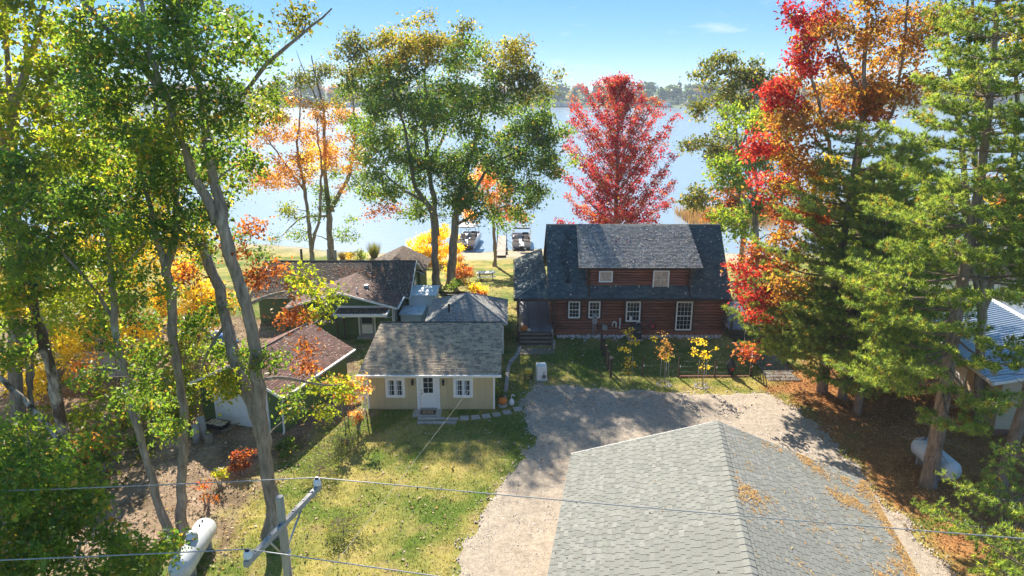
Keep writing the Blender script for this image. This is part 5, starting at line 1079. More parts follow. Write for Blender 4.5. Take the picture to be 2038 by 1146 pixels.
def picnic():
    p = gt(967,556); R = thing('picnic_table', 'white topped picnic table on the slope toward the lake', 'picnic table', tuple(p), .12)
    for i in range(4): box('top_plank', M['white'], R, -.9,-.38+i*.195,.72,.9,-.38+i*.195+.18,.76)
    for s in (-1,1):
        for i in range(2): box('seat_plank', M['white'], R, -.9,s*.72-.14+i*.145,.42,.9,s*.72-.14+i*.145+.13,.46)
    for x in (-.62,.62):
        for s in (-1,1): MB().prism([(x,s*.15,.72),(x,s*.26,.72),(x,s*.72,0),(x,s*.6,0)], (.05,0,0)).build('leg', M['black'], R)
        box('crossbar', M['black'], R, x-.05,-.82,.36,x-.002,.82,.42)
picnic()
def shrub(label, px, py, lobes, leaf=.16, per=55, clump=.4, seed=1, Y=None, stems=5, h=None, name='garden_shrub', kind='shrub', dens=1., **k):
    b = gt(px, py) if Y is None else Vector((at(px,py,Y).x, Y, tzf(0,Y))); r = random.Random(seed); top = max(at(l[0], l[1], b.y).z for l in lobes)-b.z; L = []
    for i in range(stems):
        a = r.uniform(0,6.28); q = r.uniform(.1,.35)*top; L.append([(b.x+.05*math.cos(a),b.y+.05*math.sin(a),b.z,.035),(b.x+q*.5*math.cos(a),b.y+q*.5*math.sin(a),b.z+top*.4,.025),(b.x+q*math.cos(a),b.y+q*math.sin(a),b.z+top*.8,.01)])
    return tree(name, label, L, lob(*[(l[0],l[1],b.y)+tuple(l[2:]) for l in lobes], jy=.4, seed=seed), leaf=leaf, per=per, clump=clump, seed=seed, kind=kind, dens=dens, thin=.006, **k)
shrub('big bright yellow shrub behind the split trunk of the big oak', 860, 524, [(850,490,26,YELLOW),(880,475,24,YELLOW),(835,505,18,YELLOW),(905,500,18,YELLOW),(870,510,22,YELLOW),(865,468,16,GOLD)], leaf=.2, clump=.5, seed=401)
shrub('orange and gold shrub right of the big oak, near the picnic table', 918, 548, [(915,525,14,ORANGE),(905,535,14,GOLD),(925,535,10,REDOR)], seed=402)
shrub('dark red leaved shrub at the foot of the big oak', 915, 562, [(912,548,13,RUST),(925,552,12,RUST),(900,556,10,CRIM)], seed=403)
shrub('yellow shrub in front of the picnic table', 948, 588, [(945,575,11,YELLOW),(955,582,9,YELLOW),(937,570,9,GOLD)], seed=404)
shrub('small orange red shrub beside the hipped shed', 957, 600, [(955,590,8,REDOR),(962,586,6,ORANGE),(950,584,6,YELLOW)], seed=405, clump=.25)
shrub('green shrub at the foot of the split trunk', 905, 585, [(903,570,10,GREEN),(912,560,8,GREEN)], seed=406)
shrub('yellow green shrub on the shore left of the ornamental grass', 717, 518, [(712,506,10,YGREEN),(725,510,8,LIME),(702,512,7,YELLOW)], seed=407)
shrub('scarlet young bush on the leaf litter beside the leaning oak', 484, 944, [(482,915,12,MIXR),(476,925,10,RUST),(490,905,8,MIXR)], seed=408, leaf=.11, clump=.22, stems=6)
shrub('small yellow bush in front of the scarlet one', 438, 970, [(436,942,8,GOLD),(444,938,6,YGREEN)], seed=409, leaf=.1, clump=.2, stems=3)
shrub('low rust red sapling on the litter under the yellow bush', 412, 1008, [(412,985,11,RUST),(405,975,8,REDOR)], seed=410, leaf=.1, clump=.22, per=22)
shrub('young orange leaved maple between green garage and cottage', 692, 850, [(690,770,20,ORANGE),(672,762,12,SALMON),(710,775,16,ORANGE),(725,765,9,SALMON),(690,790,12,RUST),(680,800,8,YGREEN)], seed=411, leaf=.13, clump=.28, stems=2, per=30, name='young_maple', kind='tree')
shrub('brownish pink seedling right of the orange young maple', 712, 858, [(712,835,12,RUST),(706,820,9,SALMON)], seed=412, leaf=.1, clump=.25, per=22)
shrub('leafy green bush at the corner of the cottage beside the pumpkin', 980, 806, [(980,785,11,LIME),(975,775,8,YGREEN),(986,795,9,GREEN),(972,796,8,GREEN)], seed=413, leaf=.1, clump=.22)
shrub('dark green bush under the green garage wall', 566, 905, [(570,890,12,GREEN),(558,895,10,DKGREEN),(580,898,9,GREEN)], seed=414, leaf=.12, clump=.25)
shrub('rusty brown shrub beside the right deck of the log house', 1520, 690, [(1520,675,11,RUST),(1510,684,9,MIXR)], seed=415, Y=43.5)
for i, (px, py, lab) in enumerate([(637,952,'bright green pine seedling beside the pole top'),(690,892,'pine seedling on the lawn edge by the young maple'),(656,916,'slender pine seedling nearest the leaf litter'),(684,1062,'dark pine seedling in the lower lawn')]):
    h = [.95,.85,.8,.95][i]; b = gt(px, py); pts = [(0,0,-.05,.02),(0,0,h*.5,.014),(.01,0,h,.005)]
    pt = pine_parts(pts, .15, .42, seed=420+i, step=.13, per=5, tuft_n=9, nlen=.10, nwid=.006, dead=0); R = thing('pine_seedling', lab, 'seedling', tuple(b), 0, 'pine seedlings on the lawn')
    link('trunk', pt[0], R); link('boughs', pt[1], R, kind='stuff'); link('needles', pt[2], R, kind='stuff')
def grass_clump(label, px, py, n, h, sp, pal, seed):
    b = gt(px, py); r = np.random.default_rng(seed); a = r.uniform(0,6.28,n); q = r.random(n)**.6*sp; P = np.stack([q*np.cos(a)*.4, q*np.sin(a)*.4, np.zeros(n)], 1); lean = np.stack([np.cos(a)*q, np.sin(a)*q, h*r.uniform(.6,1.1,n)], 1); s = unit(np.cross(lean, [0,0,1.])+1e-6)*.02
    V = np.stack([P-s, P+s, P+lean], 1).reshape(-1,3); c = np.array(pal)[r.integers(0,len(pal),n)]*r.uniform(.7,1.3,(n,1)); o = link('ornamental_grass', npmesh('ornamental_grass', V, np.arange(n*3).reshape(-1,3), c, M['grass']), None, tuple(b)); tag(o, label, 'grass clump')
grass_clump('tall ornamental grass clump on the shore behind the green house', 745, 512, 700, 1.9, .9, [(.22,.24,.05),(.30,.24,.08),(.14,.18,.04)], 1)
grass_clump('small reddish grass clump on the far left of the lake lawn', 682, 516, 300, 1.0, .6, [(.3,.16,.07),(.22,.2,.05)], 2)
def reeds():
    r = np.random.default_rng(5); n = 5200; x = r.uniform(27,60,n); y = 106+.25*(x-27)+r.normal(0,3.2,n)+2*nz2(x,x,.4,3); P = np.stack([x,y,np.full(n,LAKE_Z-.1)],1); lean = np.stack([r.normal(0,.25,n),r.normal(0,.25,n),r.uniform(.9,2.2,n)],1); s = np.array([.05,0,0])
    V = np.stack([P-s,P+s,P+lean],1).reshape(-1,3); c = np.array([(.36,.20,.12),(.30,.2,.1),(.42,.26,.16)])[r.integers(0,3,n)]*r.uniform(.7,1.2,(n,1)); link('reeds', npmesh('reeds', V, np.arange(n*3).reshape(-1,3), c, M['grass']), kind='stuff')
reeds()
def garden_bed():
    p = Vector((-5.9, 57.5, tzf(0,57.5))); R = thing('timber_retaining_edge', 'low dark timber edging stepped below the big oak', 'retaining edge', tuple(p))
    for i in range(3): MB().box(-2.6+i*.15,-i*.9-.15,-.1+.02*i,2.4-i*.1,-i*.9,.22).build('timber', M['dark_wood'], R)
    MB().box(2.35,-.15,-.1,2.5,3,.22).build('timber', M['dark_wood'], R)
    for i in range(7): box('timber', M['plank'], R, -2.4,-2.6-i*.0,.0,-.2,-2.45,.2) if i == 0 else None
    for i, (px, py, hh) in enumerate(((602,536,2.3),(654,520,1.5),(668,520,1.4))):
        q = gt(px, py); o = tube('wooden_post', M['dark_wood' if i == 0 else 'grey_wood'], None, [(0,0,-.2),(.03,0,hh)], .13 if i == 0 else .17, 8, loc=tuple(q)); tag(o, ['dark wooden post standing left of the orange oaks','pale weathered post at the foot of the stout shore oak','second pale post right of the stout shore oak'][i], 'post')
garden_bed()

# ------------------------------------------------------------------ yard things
def saplings():
    for i, (px, py, lobes, lab) in enumerate([(1250,757,[(1253,680,8,YELLOW),(1250,700,9,YELLOW),(1256,715,8,YELLOW),(1250,732,8,GOLD),(1255,668,6,YELLOW)],'narrow yellow sapling nearest the fence corner'),
            (1322,764,[(1318,668,5,SALMON),(1310,685,9,GOLD),(1326,690,9,SALMON),(1318,705,10,SALMON),(1330,708,8,GOLD)],'pink and yellow sapling in the middle of the three staked ones'),
            (1397,768,[(1385,678,9,YELLOW),(1393,690,9,YELLOW),(1382,700,7,YELLOW),(1400,708,7,GOLD),(1393,722,8,GOLD),(1408,697,5,YELLOW)],'yellow sapling with leaning stakes nearest the garden gate')]):
        b = gt(px, py); top = at(px+3, lobes[0][1]-6, b.y)
        R = tree('young_maple', lab, [[(b.x,b.y,b.z,.028),((b.x+top.x)/2,b.y,(b.z+top.z)/2,.02),(top.x,b.y,top.z,.008)]], lob(*[(l[0],l[1],b.y,l[2],l[3],1.,1.) for l in lobes], jy=.1, seed=i), leaf=.13, per=7, clump=.2, dens=.75, seed=430+i, kind='sapling', thin=.005, droop=.7)
        for k in range(3 if i else 1):
            a = k*2.1+.5; tube('stake', M['grey_wood'], R, [(.28*math.cos(a),.28*math.sin(a),-.05),(.26*math.cos(a),.26*math.sin(a),1.55)], .016, 5)
        r = np.random.default_rng(i); n = 60; a = r.uniform(0,6.28,n); q = .38+r.normal(0,.07,n); mb = MB()
        for k in range(n):
            x, y, s = q[k]*math.cos(a[k]), q[k]*math.sin(a[k]), r.uniform(.03,.06); g = r.uniform(.3,.5); mb.poly([(x-s,y-s,.0),(x+s,y-s*.6,.0),(x+s*.3,y+s,.045)], (g,g*.9,g*.8)).poly([(x-s,y-s,0),(x+s*.3,y+s,.045),(x-s,y+s,0)], (g,g*.9,g*.8))
        mb.build('stone_ring', M['white_stone'], R, attr=True, kind='stuff')
saplings()
def fence():
    R = thing('garden_fence', 'low fence of dark timber posts and thin wires round the sapling yard', 'fence', (5.98, 38.86, 0))
    pts = [(.10+.0*i, 1.15*i) for i in range(5)]
    for i, (x, y) in enumerate(pts):
        f = MB().box(x-.07,y-.07,-.1,x+.07,y+.07,1.22).build('fence_post', M['dark_wood'], R, bevel=.012)
    MB().lathe([(.12,1.2),(.16,1.26),(.1,1.34),(.03,1.36)], (.10,0,0), 8).build('post_planter', M['wood'], R)
    fp = [(2.07,.16),(4.27,0.0),(6.46,-.15),(8.70,.04)]
    for x, y in fp:
        f = MB().box(x-.045,y-.045,-.1,x+.045,y+.045,1.15).build('fence_post', M['dark_wood'], R); MB().lathe([(.05,1.15),(.06,1.2),(.02,1.28)], (x,y,0), 8).build('post_cap', M['dark_wood'], f); MB().lathe([(.03,.66),(.05,.7),(.05,.76),(.02,.78)], (x+.07,y-.05,0), 8).build('solar_lamp', M['porcelain'], f)
    allp = [pts[0]]+fp
    for z in (.35,.7,1.05):
        for a, b in zip(allp[:-1], allp[1:]): tube('fence_wire', M['black'], R, [(*a,z),(*b,z)], .005, 4)
        tube('fence_wire', M['black'], R, [(*pts[0],z),(*pts[-1],z)], .005, 4)
    box('border_timber', M['brick'], R, 4.35,-.06,-.02,8.6,.02,.09)
    G = thing('garden_gate', 'small barred gate with a yellow diamond sign beside the flagstones', 'gate', (14.75, 38.95, 0), math.radians(73))
    for x in (0,1.9): box('gate_post', M['dark_wood'], G, x-.05,-.05,-.1,x+.05,.05,1.25)
    for i in range(6): box('bar', M['grey_wood'], G, .06,-.02,.18+i*.19,1.84,.02,.23+i*.19)
    MB().poly([(.55,.03,.95),(.78,.03,.72),(.55,.03,.49),(.32,.03,.72)][::-1]).poly([(.55,.045,.95),(.78,.045,.72),(.55,.045,.49),(.32,.045,.72)]).build('diamond_sign', M['yellow_sign'], G)
    B = thing('chiminea', 'dark outdoor stove standing by the garden gate', 'stove', (13.55, 39.15, 0))
    MB().lathe([(.14,.0),(.10,.1),(.22,.3),(.30,.5),(.28,.7),(.14,.92),(.09,1.1),(.09,1.45),(.12,1.5)], (0,0,.05), 14).build('body', M['black'], B, smooth=True); MB().lathe([(.10,-.31),(.12,-.24)], (0,0,.52), 10, 'y').build('fire_mouth', M['red'], B)
    for a in (0,2.1,4.2): tube('leg', M['black'], B, [(.12*math.cos(a),.12*math.sin(a),.12),(.24*math.cos(a),.24*math.sin(a),-.02)], .025, 6)
fence()
def flagstones():
    R = bpy.data.objects.new('flagstone_path', None); C.objects.link(R); R['kind'] = 'structure'; R.location = (15.55, 38.2, 0); r = random.Random(2)
    for i in range(9):
        x = .12*i*.3+r.uniform(-.03,.03); y = i*.46
        for j in range(3):
            w = r.uniform(.52,.66); q = [(x,y+.02),(x+w,y+.02+r.uniform(-.03,.03)),(x+w+r.uniform(-.04,.04),y+.42),(x+r.uniform(-.03,.03),y+.42)]; x += w+.05
            MB().prism([(a,b,0) for a,b in q], (0,0,.06)).build('flagstone', M['flag'], R)
    S = bpy.data.objects.new('stepping_stone_path', None); C.objects.link(S); S['kind'] = 'structure'; S.location = (-4.5, 33, 0)
    Z = [(1060,820,.32,.26),(1125,820,.68,.26),(1210,818,.5,.26),(1300,822,.66,.26),(1055,849,.3,.26),(1115,849,.5,.26),(1200,850,.66,.27),(1290,849,.55,.25),(1392,816,.46,.50),(1478,809,.46,.48),(1557,801,.44,.48),(1636,789,.44,.46),(1715,771,.44,.46),(1797,746,.46,.46)]
    for i, (zx, zy, w, d) in enumerate(Z):
        p = gz(560+zx/3.82, 620+zy/3.82); a = r.uniform(-.06,.06) if i < 8 else r.uniform(-.1,.35); c, s = math.cos(a), math.sin(a); q = [(-w/2,-d/2),(w/2,-d/2),(w/2,d/2),(-w/2,d/2)]
        MB().prism([(p.x+4.5+c*x-s*y, p.y-33+s*x+c*y, .0) for x, y in q], (0,0,.075)).build('paving_stone', M['paver'], S, bevel=.012)
    E = bpy.data.objects.new('stone_edging', None); C.objects.link(E); E['kind'] = 'structure'; E.location = (0,36,0)
    line = [gz(*p) for p in ((1003,805),(1006,785),(1009,760),(1011,735),(1016,720),(1027,712),(1033,700),(1034,690))]; pts = resample(np.array([(p.x,p.y,0.) for p in line]), .33)
    for k in range(len(pts)-1):
        d = pts[k+1]-pts[k]; L = np.linalg.norm(d); d = d/L; nrm = np.array([-d[1], d[0], 0])*.11; a = pts[k]+d*.012-np.array([0,36,0]); b = pts[k+1]-d*.012-np.array([0,36,0])
        MB().prism([a-nrm, b-nrm, b+nrm, a+nrm], (0,0,random.uniform(.1,.15))).build('edging_stone', M['paver'], E, bevel=.015)
flagstones()
def cabinet():
    p = gz(1077,756); R = thing('white_utility_cabinet', 'white rounded utility cabinet on the grass with a dark ornament', 'cabinet', tuple(p), .08)
    MB().box(-.32,-.30,.05,.32,.32,.98).build('body', M['white'], R, bevel=.08); MB().box(-.30,-.29,.985,.30,.30,1.03).build('lid', M['white'], R, bevel=.025); box('base', M['concrete'], R, -.4,-.38,-.03,.4,.4,.049)
    o = MB()
    for k in range(10):
        a = k*.628; o.tube([(.13+.0,-.315,.34),(.13+.13*math.cos(a),-.318,.34+.13*math.sin(a))], .012, 5)
    o.tube([(.13+.13*math.cos(k*.314),-.32,.34+.13*math.sin(k*.314)) for k in range(21)], .014, 5).tube([(.13,-.32,.46),(.10,-.33,.62),(.2,-.33,.66)], .014, 5).build('ornament', M['black'], R, kind='stuff')
    Q = thing('yellow_cart', 'small yellow and black wheeled cart left of the white cabinet', 'cart', (p.x-.78, p.y+.15, 0))
    MB().prism([(-.16,-.14,.38),(.16,-.14,.38),(.22,-.2,.66),(-.22,-.2,.66)], (0,.36,0)).build('hopper', M['yellow_sign'], Q)
    for x in (-.22,.22): MB().lathe([(.05,-.03),(.15,-.03),(.15,.03),(.05,.03)], (x,0,.15), 12, 'x').build('wheel', M['black'], Q)
    tube('handle', M['black'], Q, [(-.15,.1,.2),(-.15,.45,.9),(.15,.45,.9),(.15,.1,.2)], .015, 6); tube('axle', M['black'], Q, [(-.22,0,.15),(.22,0,.15)], .015, 6)
cabinet()
def pumpkin(name, label, loc, r, mtl, stem=True, sq=.8):
    R = thing(name, label, 'pumpkin' if mtl == 'orange' else 'gourd', loc); V = []; n = 24; k = 9
    for i in range(k+1):
        ph = math.pi*i/k
        for j in range(n):
            th = 2*math.pi*j/n; q = r*math.sin(ph)*(1+.07*abs(math.cos(th*4))-.05)+.004; V.append((q*math.cos(th), q*math.sin(th), r*sq-r*sq*math.cos(ph)*(1-.12*math.exp(-((ph-math.pi)/.5)**2))))
    F = [(i*n+j, i*n+(j+1)%n, (i+1)*n+(j+1)%n, (i+1)*n+j) for i in range(k) for j in range(n)]
    link('flesh', npmesh('flesh', V, F, None, M[mtl], True), R); tube('stem', M['dark_wood'], R, [(0,0,r*sq*1.75),(.02,.01,r*sq*2.1)], r*.12, 6)
pumpkin('pumpkin', 'orange pumpkin at the front edge of the log house porch', (.82, 45.25, .72), .27, 'orange'); pumpkin('white_gourd', 'small cream gourd beside the porch pumpkin', (1.18, 45.15, .72), .14, 'cream')
pumpkin('pumpkin', 'orange pumpkin resting at the cottage corner by the leafy bush', (-.52, 34.75, .18), .26, 'orange')
def decor():
    R = thing('corn_stalk_bundle', 'dried corn stalk bundle tied to the porch post', 'corn stalks', (.52, 45.1, .72)); r = random.Random(3); b = MB()
    for i in range(16):
        a = r.uniform(0,6.28); q = r.uniform(.1,.32); b.tube([(.03*math.cos(a),.03*math.sin(a),.45),(q*.4*math.cos(a),q*.4*math.sin(a),.85),(q*math.cos(a),q*math.sin(a),1.15+r.uniform(-.2,.2))], [.02,.018,.006], 5)
        b.tube([(.03*math.cos(a),.03*math.sin(a),.45),(q*.5*math.cos(a),q*.5*math.sin(a),0)], [.015,.012], 5)
    b.build('stalks', M['straw'], R, kind='stuff'); MB().lathe([(.06,.42),(.07,.45),(.06,.48)], (0,0,0), 8).build('twine', M['wood'], R)
    P = thing('stone_planter', 'low grey planter under the pumpkin at the cottage corner', 'planter', (-.52, 34.75, 0)); MB().lathe([(.2,0),(.26,.05),(.28,.17),(.2,.175)], (0,0,0), 12).build('bowl', M['concrete'], P)
    S = thing('white_garden_ornament', 'small white curved bird ornament right of the corner pumpkin', 'ornament', (-.02, 34.9, 0)); MB().lathe([(.03,0),(.13,.06),(.16,.2),(.12,.34),(.05,.42)], (0,0,0), 12).build('body', M['porcelain'], S, smooth=True); tube('neck', M['porcelain'], S, [(0,0,.40),(-.02,0,.55),(.03,0,.66),(.12,-.01,.64),(.17,-.02,.56)], .035, 8)
    # wheelbarrow and stumps by the garage door
    p = gz(437,862); Wb = thing('wheelbarrow', 'dark wheelbarrow heaped with leaves in front of the white garage door', 'wheelbarrow', tuple(p), -.35)
    MB().prism([(-.55,-.22,.3),(.35,-.22,.3),(.55,-.34,.62),(-.75,-.34,.62)], (0,.03,0)).prism([(-.55,.22,.3),(.35,.22,.3),(.55,.34,.62),(-.75,.34,.62)], (0,-.03,0)).prism([(-.55,-.22,.3),(-.55,.22,.3),(-.75,.34,.62),(-.75,-.34,.62)], (.03,0,0)).prism([(.35,-.22,.3),(.35,.22,.3),(.55,.34,.62),(.55,-.34,.62)], (-.03,0,0)).box(-.55,-.22,.28,.35,.22,.31).build('tray', M['black'], Wb, kind='stuff')
    for s in (-1,1): tube('handle', M['wood'], Wb, [(-.95,s*.1,.2),(.4,s*.28,.34),(1.1,s*.32,.62)], .028, 6); tube('leg', M['black'], Wb, [(.3,s*.25,.32),(.4,s*.27,-.02)], .02, 6)
    MB().lathe([(.05,-.05),(.19,-.05),(.19,.05),(.05,.05)], (-.95,0,.19), 14, 'y').build('wheel', M['black'], Wb)
    litter_on(Wb, [(-.6,-.28,.56),(.45,-.28,.56),(.45,.28,.56),(-.6,.28,.56)], 260, PALE_LEAF+[(.4,.28,.08)], .1, lift=.03)
    for i, (px, py, h, rr) in enumerate(((392,880,.95,.17),(404,872,1.15,.2),(416,884,.5,.22))):
        q = gz(px, py); o = MB().tube([(0,0,-.1),(.02,.01,h*.5),(.0,.02,h)], [rr*1.1,rr,rr*.95], 10).build('tree_stump', M['grey_wood' if i != 2 else 'wood'], None, loc=tuple(q), smooth=True); tag(o, ['grey upright log at the left of the garage door, thinnest of three','tallest grey upright log beside the garage door','short stump in front of the two upright logs'][i], 'stump')
    # canoe with a blue tarp in the trees
    K = thing('canoe', 'upturned pale canoe among the left trees', 'canoe', (-22.0, 45.6, .15), .15); V = []; n = 15; m_ = 8
    for i in range(n):
        x = -2.3+4.6*i/(n-1); w = .42*(1-(abs(x)/2.3)**2.2)+.01; 
        for j in range(m_+1): a = math.pi*j/m_; V.append((x, w*math.cos(a), .42*(math.sin(a)**.8)*(1-.35*(abs(x)/2.3)**3)))
    F = [(i*(m_+1)+j,(i+1)*(m_+1)+j,(i+1)*(m_+1)+j+1,i*(m_+1)+j+1) for i in range(n-1) for j in range(m_)]; link('hull', npmesh('hull', V, F, None, M['hull'], True), K); MB().tube([(-2.3,0,.3),(0,0,.43),(2.3,0,.3)], .03, 6).build('keel', M['wood'], K)
    T = thing('blue_tarp_bundle', 'crumpled blue tarp bundle at the end of the pale canoe', 'tarp', (-20.0, 44.6, 0)); r2 = np.random.default_rng(4); V = []
    for i in range(9):
        for j in range(9): x, y = (i-4)*.2, (j-4)*.15; V.append((x, y, max(.0, .75*(1-(x/.85)**2)*(1-(y/.65)**2))+r2.uniform(-.06,.06)))
    link('tarp_sheet', npmesh('tarp_sheet', V, [(i*9+j,(i+1)*9+j,(i+1)*9+j+1,i*9+j+1) for i in range(8) for j in range(8)], None, M['bluetarp']), T); box('crate', M['dark_wood'], T, -.55,-.4,0,.55,.4,.4)
decor()
def tank(label, loc, rz, L, r):
    R = thing('propane_tank', label, 'propane tank', loc, rz); pr_ = [(.02,-L/2-r*.62),(r*.45,-L/2-r*.55),(r*.8,-L/2-r*.33),(r,-L/2)]; z0 = r+.22
    MB().lathe(pr_+[(r,0)]+[(q,-h) for q, h in pr_[::-1]], (0,0,z0), 26, 'y').build('vessel', M['tank'], R, smooth=True)
    for y in (-L*.32, L*.32): MB().box(-r*.75,y-.06,0,r*.75,y+.06,z0-r*.62).build('saddle', M['concrete'], R)
    MB().lathe([(.20,0),(.22,.04),(.20,.22),(.12,.30),(.02,.32)], (0,0,z0+r-.05), 14).build('valve_dome', M['tank'], R, smooth=True); MB().lathe([(.21,.0),(.23,.05),(.21,.06)], (0,0,z0+r-.02), 14).build('dome_band', M['black'], R)
    MB().lathe([(r+.003,-.02),(r+.006,0),(r+.003,.02)], (0,-L*.18,z0), 26, 'y').build('seam', M['grey'], R)
    for y in (L*.3, L*.42): tube('lifting_lug', M['black'], R, [(-.0,y,z0+r-.01),(0,y,z0+r+.07)], .035, 6)
e1 = gz(416,1066,.7); e2 = gz(365,1152,.7); dv = e1-e2
tank('large white propane tank lying at the lower left below the twin oaks', tuple(gz(388,1112,.0)+Vector((.12,-.2,0))), math.atan2(-dv.x, dv.y), 2.4, .43)
e1 = gz(1838,905,.7); e2 = gz(1895,955,.7); dv = e1-e2
tank('white propane tank on pine needles behind the curving pine trunk', tuple((gz(1828,918)+gz(1900,975))/2+Vector((0,.25,0))), math.atan2(-dv.x, dv.y), 2.2, .50)
# ------------------------------------------------------------------ utility pole and wires
def pole():
    a, b = gz(488,1124,9.0), gz(637,966,9.0); R = thing('utility_pole', 'weathered wooden utility pole with one crossarm and two white insulators', 'utility pole', (-4.42, 11.35, 0)); o = Vector((-4.42,11.35,0))
    MB().tube([(0,0,-.2),(0,0,5),(0,0,9.55)], [.125,.098,.078], 14).build('pole', M['pole'], R, smooth=True); MB().lathe([(.076,0),(.065,.03),(.02,.035)], (0,0,9.551), 14).build('pole_top', M['grey_wood'], R)
    d = (b-a); d.z = 0; L = d.length; d = d/L; n = Vector((-d.y, d.x, 0)); mid = (a+b)/2-o; ar = MB(); n = n*.046
    p0 = mid-d*L/2; p1 = mid+d*L/2; off = Vector((d.y,-d.x,0))*.0
    ar.prism([tuple(p0-n-Vector((0,0,.06))), tuple(p0+n-Vector((0,0,.06))), tuple(p0+n+Vector((0,0,.06))), tuple(p0-n+Vector((0,0,.06)))], d*L); arm = ar.build('crossarm', M['grey_wood'], R, bevel=.01)
    for t in (.12,.3,.42,.6,.75,.88): q = p0+d*L*t; MB().lathe([(.018,0),(.018,.015)], tuple(q+Vector((0,0,.06))), 6).build('bolt', M['black'], arm)
    tube('brace', M['metal'], R, [tuple(mid+d*.55-Vector((0,0,.07))), (0.02,-.1,8.35)], .022, 6); tube('brace', M['metal'], R, [tuple(mid-d*.55-Vector((0,0,.07))), (-.02,-.1,8.35)], .022, 6)
    MB().lathe([(.08,8.28),(.105,8.30),(.105,8.36),(.08,8.38)], (0,0,0), 14).build('band', M['metal'], R)
    for q in (p0+d*.1, p1-d*.1):
        i_ = MB().lathe([(.03,.06),(.075,.08),(.085,.13),(.06,.16),(.07,.18),(.055,.215),(.045,.22)], tuple(q), 14).build('insulator', M['porcelain'], R, smooth=True); MB().lathe([(.045,.221),(.045,.245),(.025,.26)], tuple(q), 10).build('insulator_cap', M['black'], i_)
    def span(label, ends):
        pts = []
        for A, B, sag in ends:
            for k in range(25):
                t = k/24; p = A.lerp(B, t); p.z -= 4*sag*t*(1-t); pts.append(tuple(p))
        w_ = MB().tube(pts, .011, 5, caps=False).build('power_line', M['wire'], None, smooth=True); tag(w_, label, 'wire', 'overhead wires')
    qb = p1-d*.1+o+Vector((0,0,.25)); qa = p0+d*.1+o+Vector((0,0,.25))
    e = gz(2038,1083,8.7); far = qb+(e-qb)*3.0; far.z = 8.9; lf = gz(0,975,9.1); lf = qb+(lf-qb)*4; lf.z = 9.3
    span('upper overhead wire crossing the foreground garage roof', [(lf,qb,.25),(qb,far,.35)])
    e = gz(870,1146,9.1); far = qa+(e-qa)*9.0; far.z = 8.9; lf = gz(0,1113,9.15); lf = qa+(lf-qa)*5; lf.z = 9.3
    span('lower overhead wire passing the near end of the crossarm', [(lf,qa,.2),(qa,far,.3)])
    A = at(945,762,34.0); B = gz(645,1150,9.3)+Vector((0,0,0)); B2 = A+(B-A)*1.25
    w_ = MB().tube([tuple(A), tuple(A.lerp(B2,.5)), tuple(B2)], .0032, 5).build('service_wire', M['wire'], None); tag(w_, 'thin service wire slanting from the cottage eave across the lawn', 'wire')
pole()
# ------------------------------------------------------------------ ground scatter: grass, fallen leaves, needles, gravel
BLD = [[(-8.0,34.2),(-.9,34.2),(-.9,41.3),(-8.0,41.3)], [(2.5,45.8),(18,45.8),(18,55),(.3,55),(.3,44)], [(2.6,24.4),(13.0,22.5),(10.5,8),(0,10)], [(-11.8,31.8),(-9.9,37.6),(-14.5,39.2),(-16.5,33.3)], [(-5.6,42.6),(-.5,42.6),(-.5,47.7),(-5.6,47.7)], [(-16,46.2),(-8.4,46.2),(-8,60),(-19,60)]]
def free(x, y):
    ok = np.ones(x.shape, bool)
    for b in BLD: ok &= ~inpoly(x, y, b)
    return ok
def grass():
    r = np.random.default_rng(31); n = 330000; y = 14+34*r.random(n)**.8; x = r.uniform(-17, 18, n)
    dd = distpoly(x, y, DRIVE); dn = distpoly(x, y, NEEDLE); dl = distpoly(x, y, LITTER); k = nz2(x, y, 1.7, 2)+.5*nz2(x, y, 3.8, 5); k2 = nz2(x, y, .55, 1)
    ok = free(x, y) & (dd < -.2+.75*r.random(n)**2.5) & (dn < -.2) & (r.random(n) < np.clip(.9-.35*k, .1, 1)) & ((dl < -.3) | (r.random(n) < .10)); x, y, k, k2 = x[ok], y[ok], k[ok], k2[ok]; n = len(x)
    lush = np.exp(-((x)**2/16+(y-32.2)**2/4))+np.exp(-((x-6.5)**2/45+(y-42)**2/9))
    t = np.clip(.36+.36*k2+.3*k+.22*r.normal(size=n)-.7*lush, 0, 1)[:,None]
    c = np.array([.12,.20,.032])*(1-t)+np.array([.54,.46,.13])*t; c *= r.uniform(.7,1.3,(n,1)); z = tz(x,y)+.045*nz2(x,y,.9,3); a = r.uniform(0,6.28,n); h = r.uniform(.03,.10,n)*(1+.4*np.clip(lush,0,1)); w = .011+.006*r.random(n)
    P = np.stack([x,y,z-.005],1); s = np.stack([np.cos(a)*w,np.sin(a)*w,0*a],1); tip = P+np.stack([r.normal(size=n)*.035,r.normal(size=n)*.035,h],1)
    V = np.stack([P-s,P+s,tip],1).reshape(-1,3); link('grass', npmesh('grass', V, np.arange(n*3).reshape(-1,3), c, M['grass']), kind='stuff')
grass()
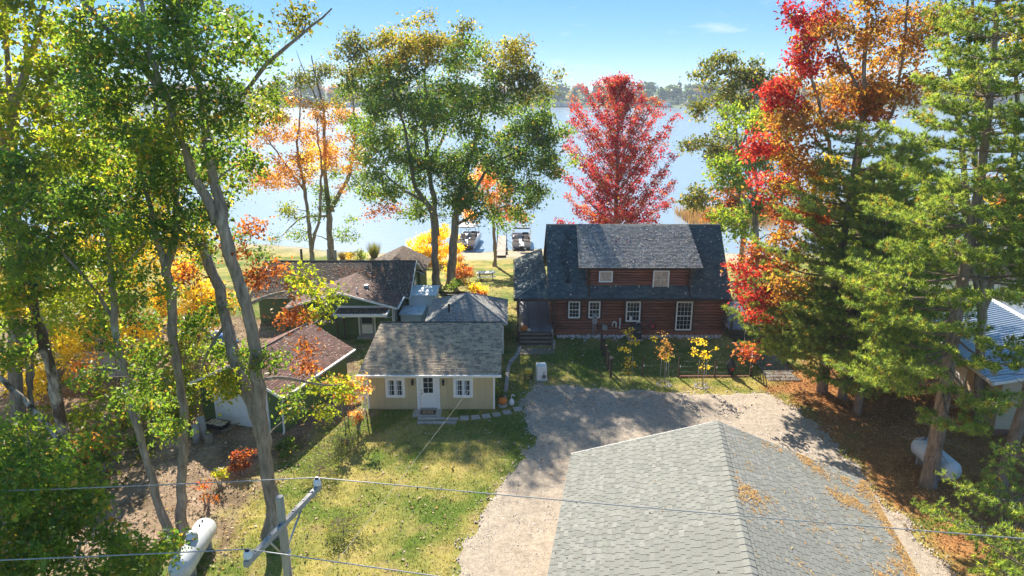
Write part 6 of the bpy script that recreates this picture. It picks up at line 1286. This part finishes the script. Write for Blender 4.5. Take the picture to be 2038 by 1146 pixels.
def ground_leaves():
    r = np.random.default_rng(32); n = 190000; y = 13+48*r.random(n)**.9; x = r.uniform(-34, 26, n); dl = distpoly(x,y,LITTER); dn = distpoly(x,y,NEEDLE); dd = distpoly(x,y,DRIVE)
    nzv = nz2(x,y,.9,15)+.6*nz2(x,y,2.6,16); pr_ = np.where(dl > -1.0, .75, np.where(dn > 0, .30, np.where(dd > 0, (.012+.85*np.clip(nzv-.05,0,1)*(y > 34.5)), .17+.2*np.clip(nzv,0,1)))); ok = free(x,y) & (r.random(n) < pr_); x, y, dl, dn, dd = x[ok], y[ok], dl[ok], dn[ok], dd[ok]; n = len(x)
    P = np.stack([x,y,tz(x,y)+.045*nz2(x,y,.9,3)+.03+np.where(dd > 0,.05,0)],1)
    pa = np.array([(.44,.31,.20),(.38,.24,.14),(.50,.38,.27),(.30,.17,.09),(.55,.43,.30),(.40,.27,.20)]); pn = np.array([(.50,.25,.09),(.40,.18,.06),(.58,.33,.13),(.32,.14,.06)])
    c = np.where((dn > -.2)[:,None], pn[r.integers(0,4,n)], pa[r.integers(0,6,n)])*r.uniform(.7,1.3,(n,1)); gold = r.random(n) < .10; c[gold] = np.array([.5,.28,.05])
    me = leaf_mesh('fallen_leaves', P, np.full(n,.095), np.clip(c,0,.9), 2.2, 0., r, .40, 'litter'); link('fallen_leaves', me, kind='stuff')
    n = 42000; x = r.uniform(10,26,n); y = r.uniform(14,44,n); dn = distpoly(x,y,NEEDLE); ok = free(x,y) & (dn > -.5); x, y = x[ok], y[ok]; n = len(x); P = np.stack([x,y,tz(x,y)+.045*nz2(x,y,.9,3)+.03],1); c = np.array([(.54,.27,.09),(.42,.19,.06),(.64,.38,.14)])[r.integers(0,3,n)]*r.uniform(.6,1.3,(n,1))
    link('pine_needle_carpet', leaf_mesh('pine_needle_carpet', P, np.full(n,.14), np.clip(c,0,.9), 2.5, 0., r, .10, 'litter'), kind='stuff')
ground_leaves()
def stones():
    r = np.random.default_rng(33); n = 60000; P0 = np.array(DRIVE); x = r.uniform(-4, 20, n); y = 14+27*r.random(n); dd = distpoly(x,y,DRIVE)+.25*nz2(x,y,1.9,4)+.2*r.normal(size=n); ok = (dd > -.12) & free(x,y); x, y = x[ok], y[ok]; n = len(x); s = r.uniform(.018,.055,n)*np.where(r.random(n) < .06, 1.7, 1.)
    z = tz(x,y)+.045*nz2(x,y,.9,3)+.04; a = r.uniform(0,6.28,n); Q = []
    for k in range(3): Q.append(np.stack([x+s*np.cos(a+k*2.094), y+s*np.sin(a+k*2.094), z-.012],1))
    Q.append(np.stack([x+r.normal(size=n)*.005,y,z+s*.75],1)); V = np.stack(Q,1).reshape(-1,3); i = np.arange(n)[:,None]*4; F = np.concatenate([i+np.array([[0,1,3]]), i+np.array([[1,2,3]]), i+np.array([[2,0,3]])],0)
    g = r.uniform(.35,.72,n); c = np.stack([g,g*r.uniform(.82,.92,n),g*r.uniform(.68,.82,n)],1); link('gravel_stones', npmesh('gravel_stones', V, F, np.concatenate([c,c,c]), M['stone']), kind='stuff')
stones()
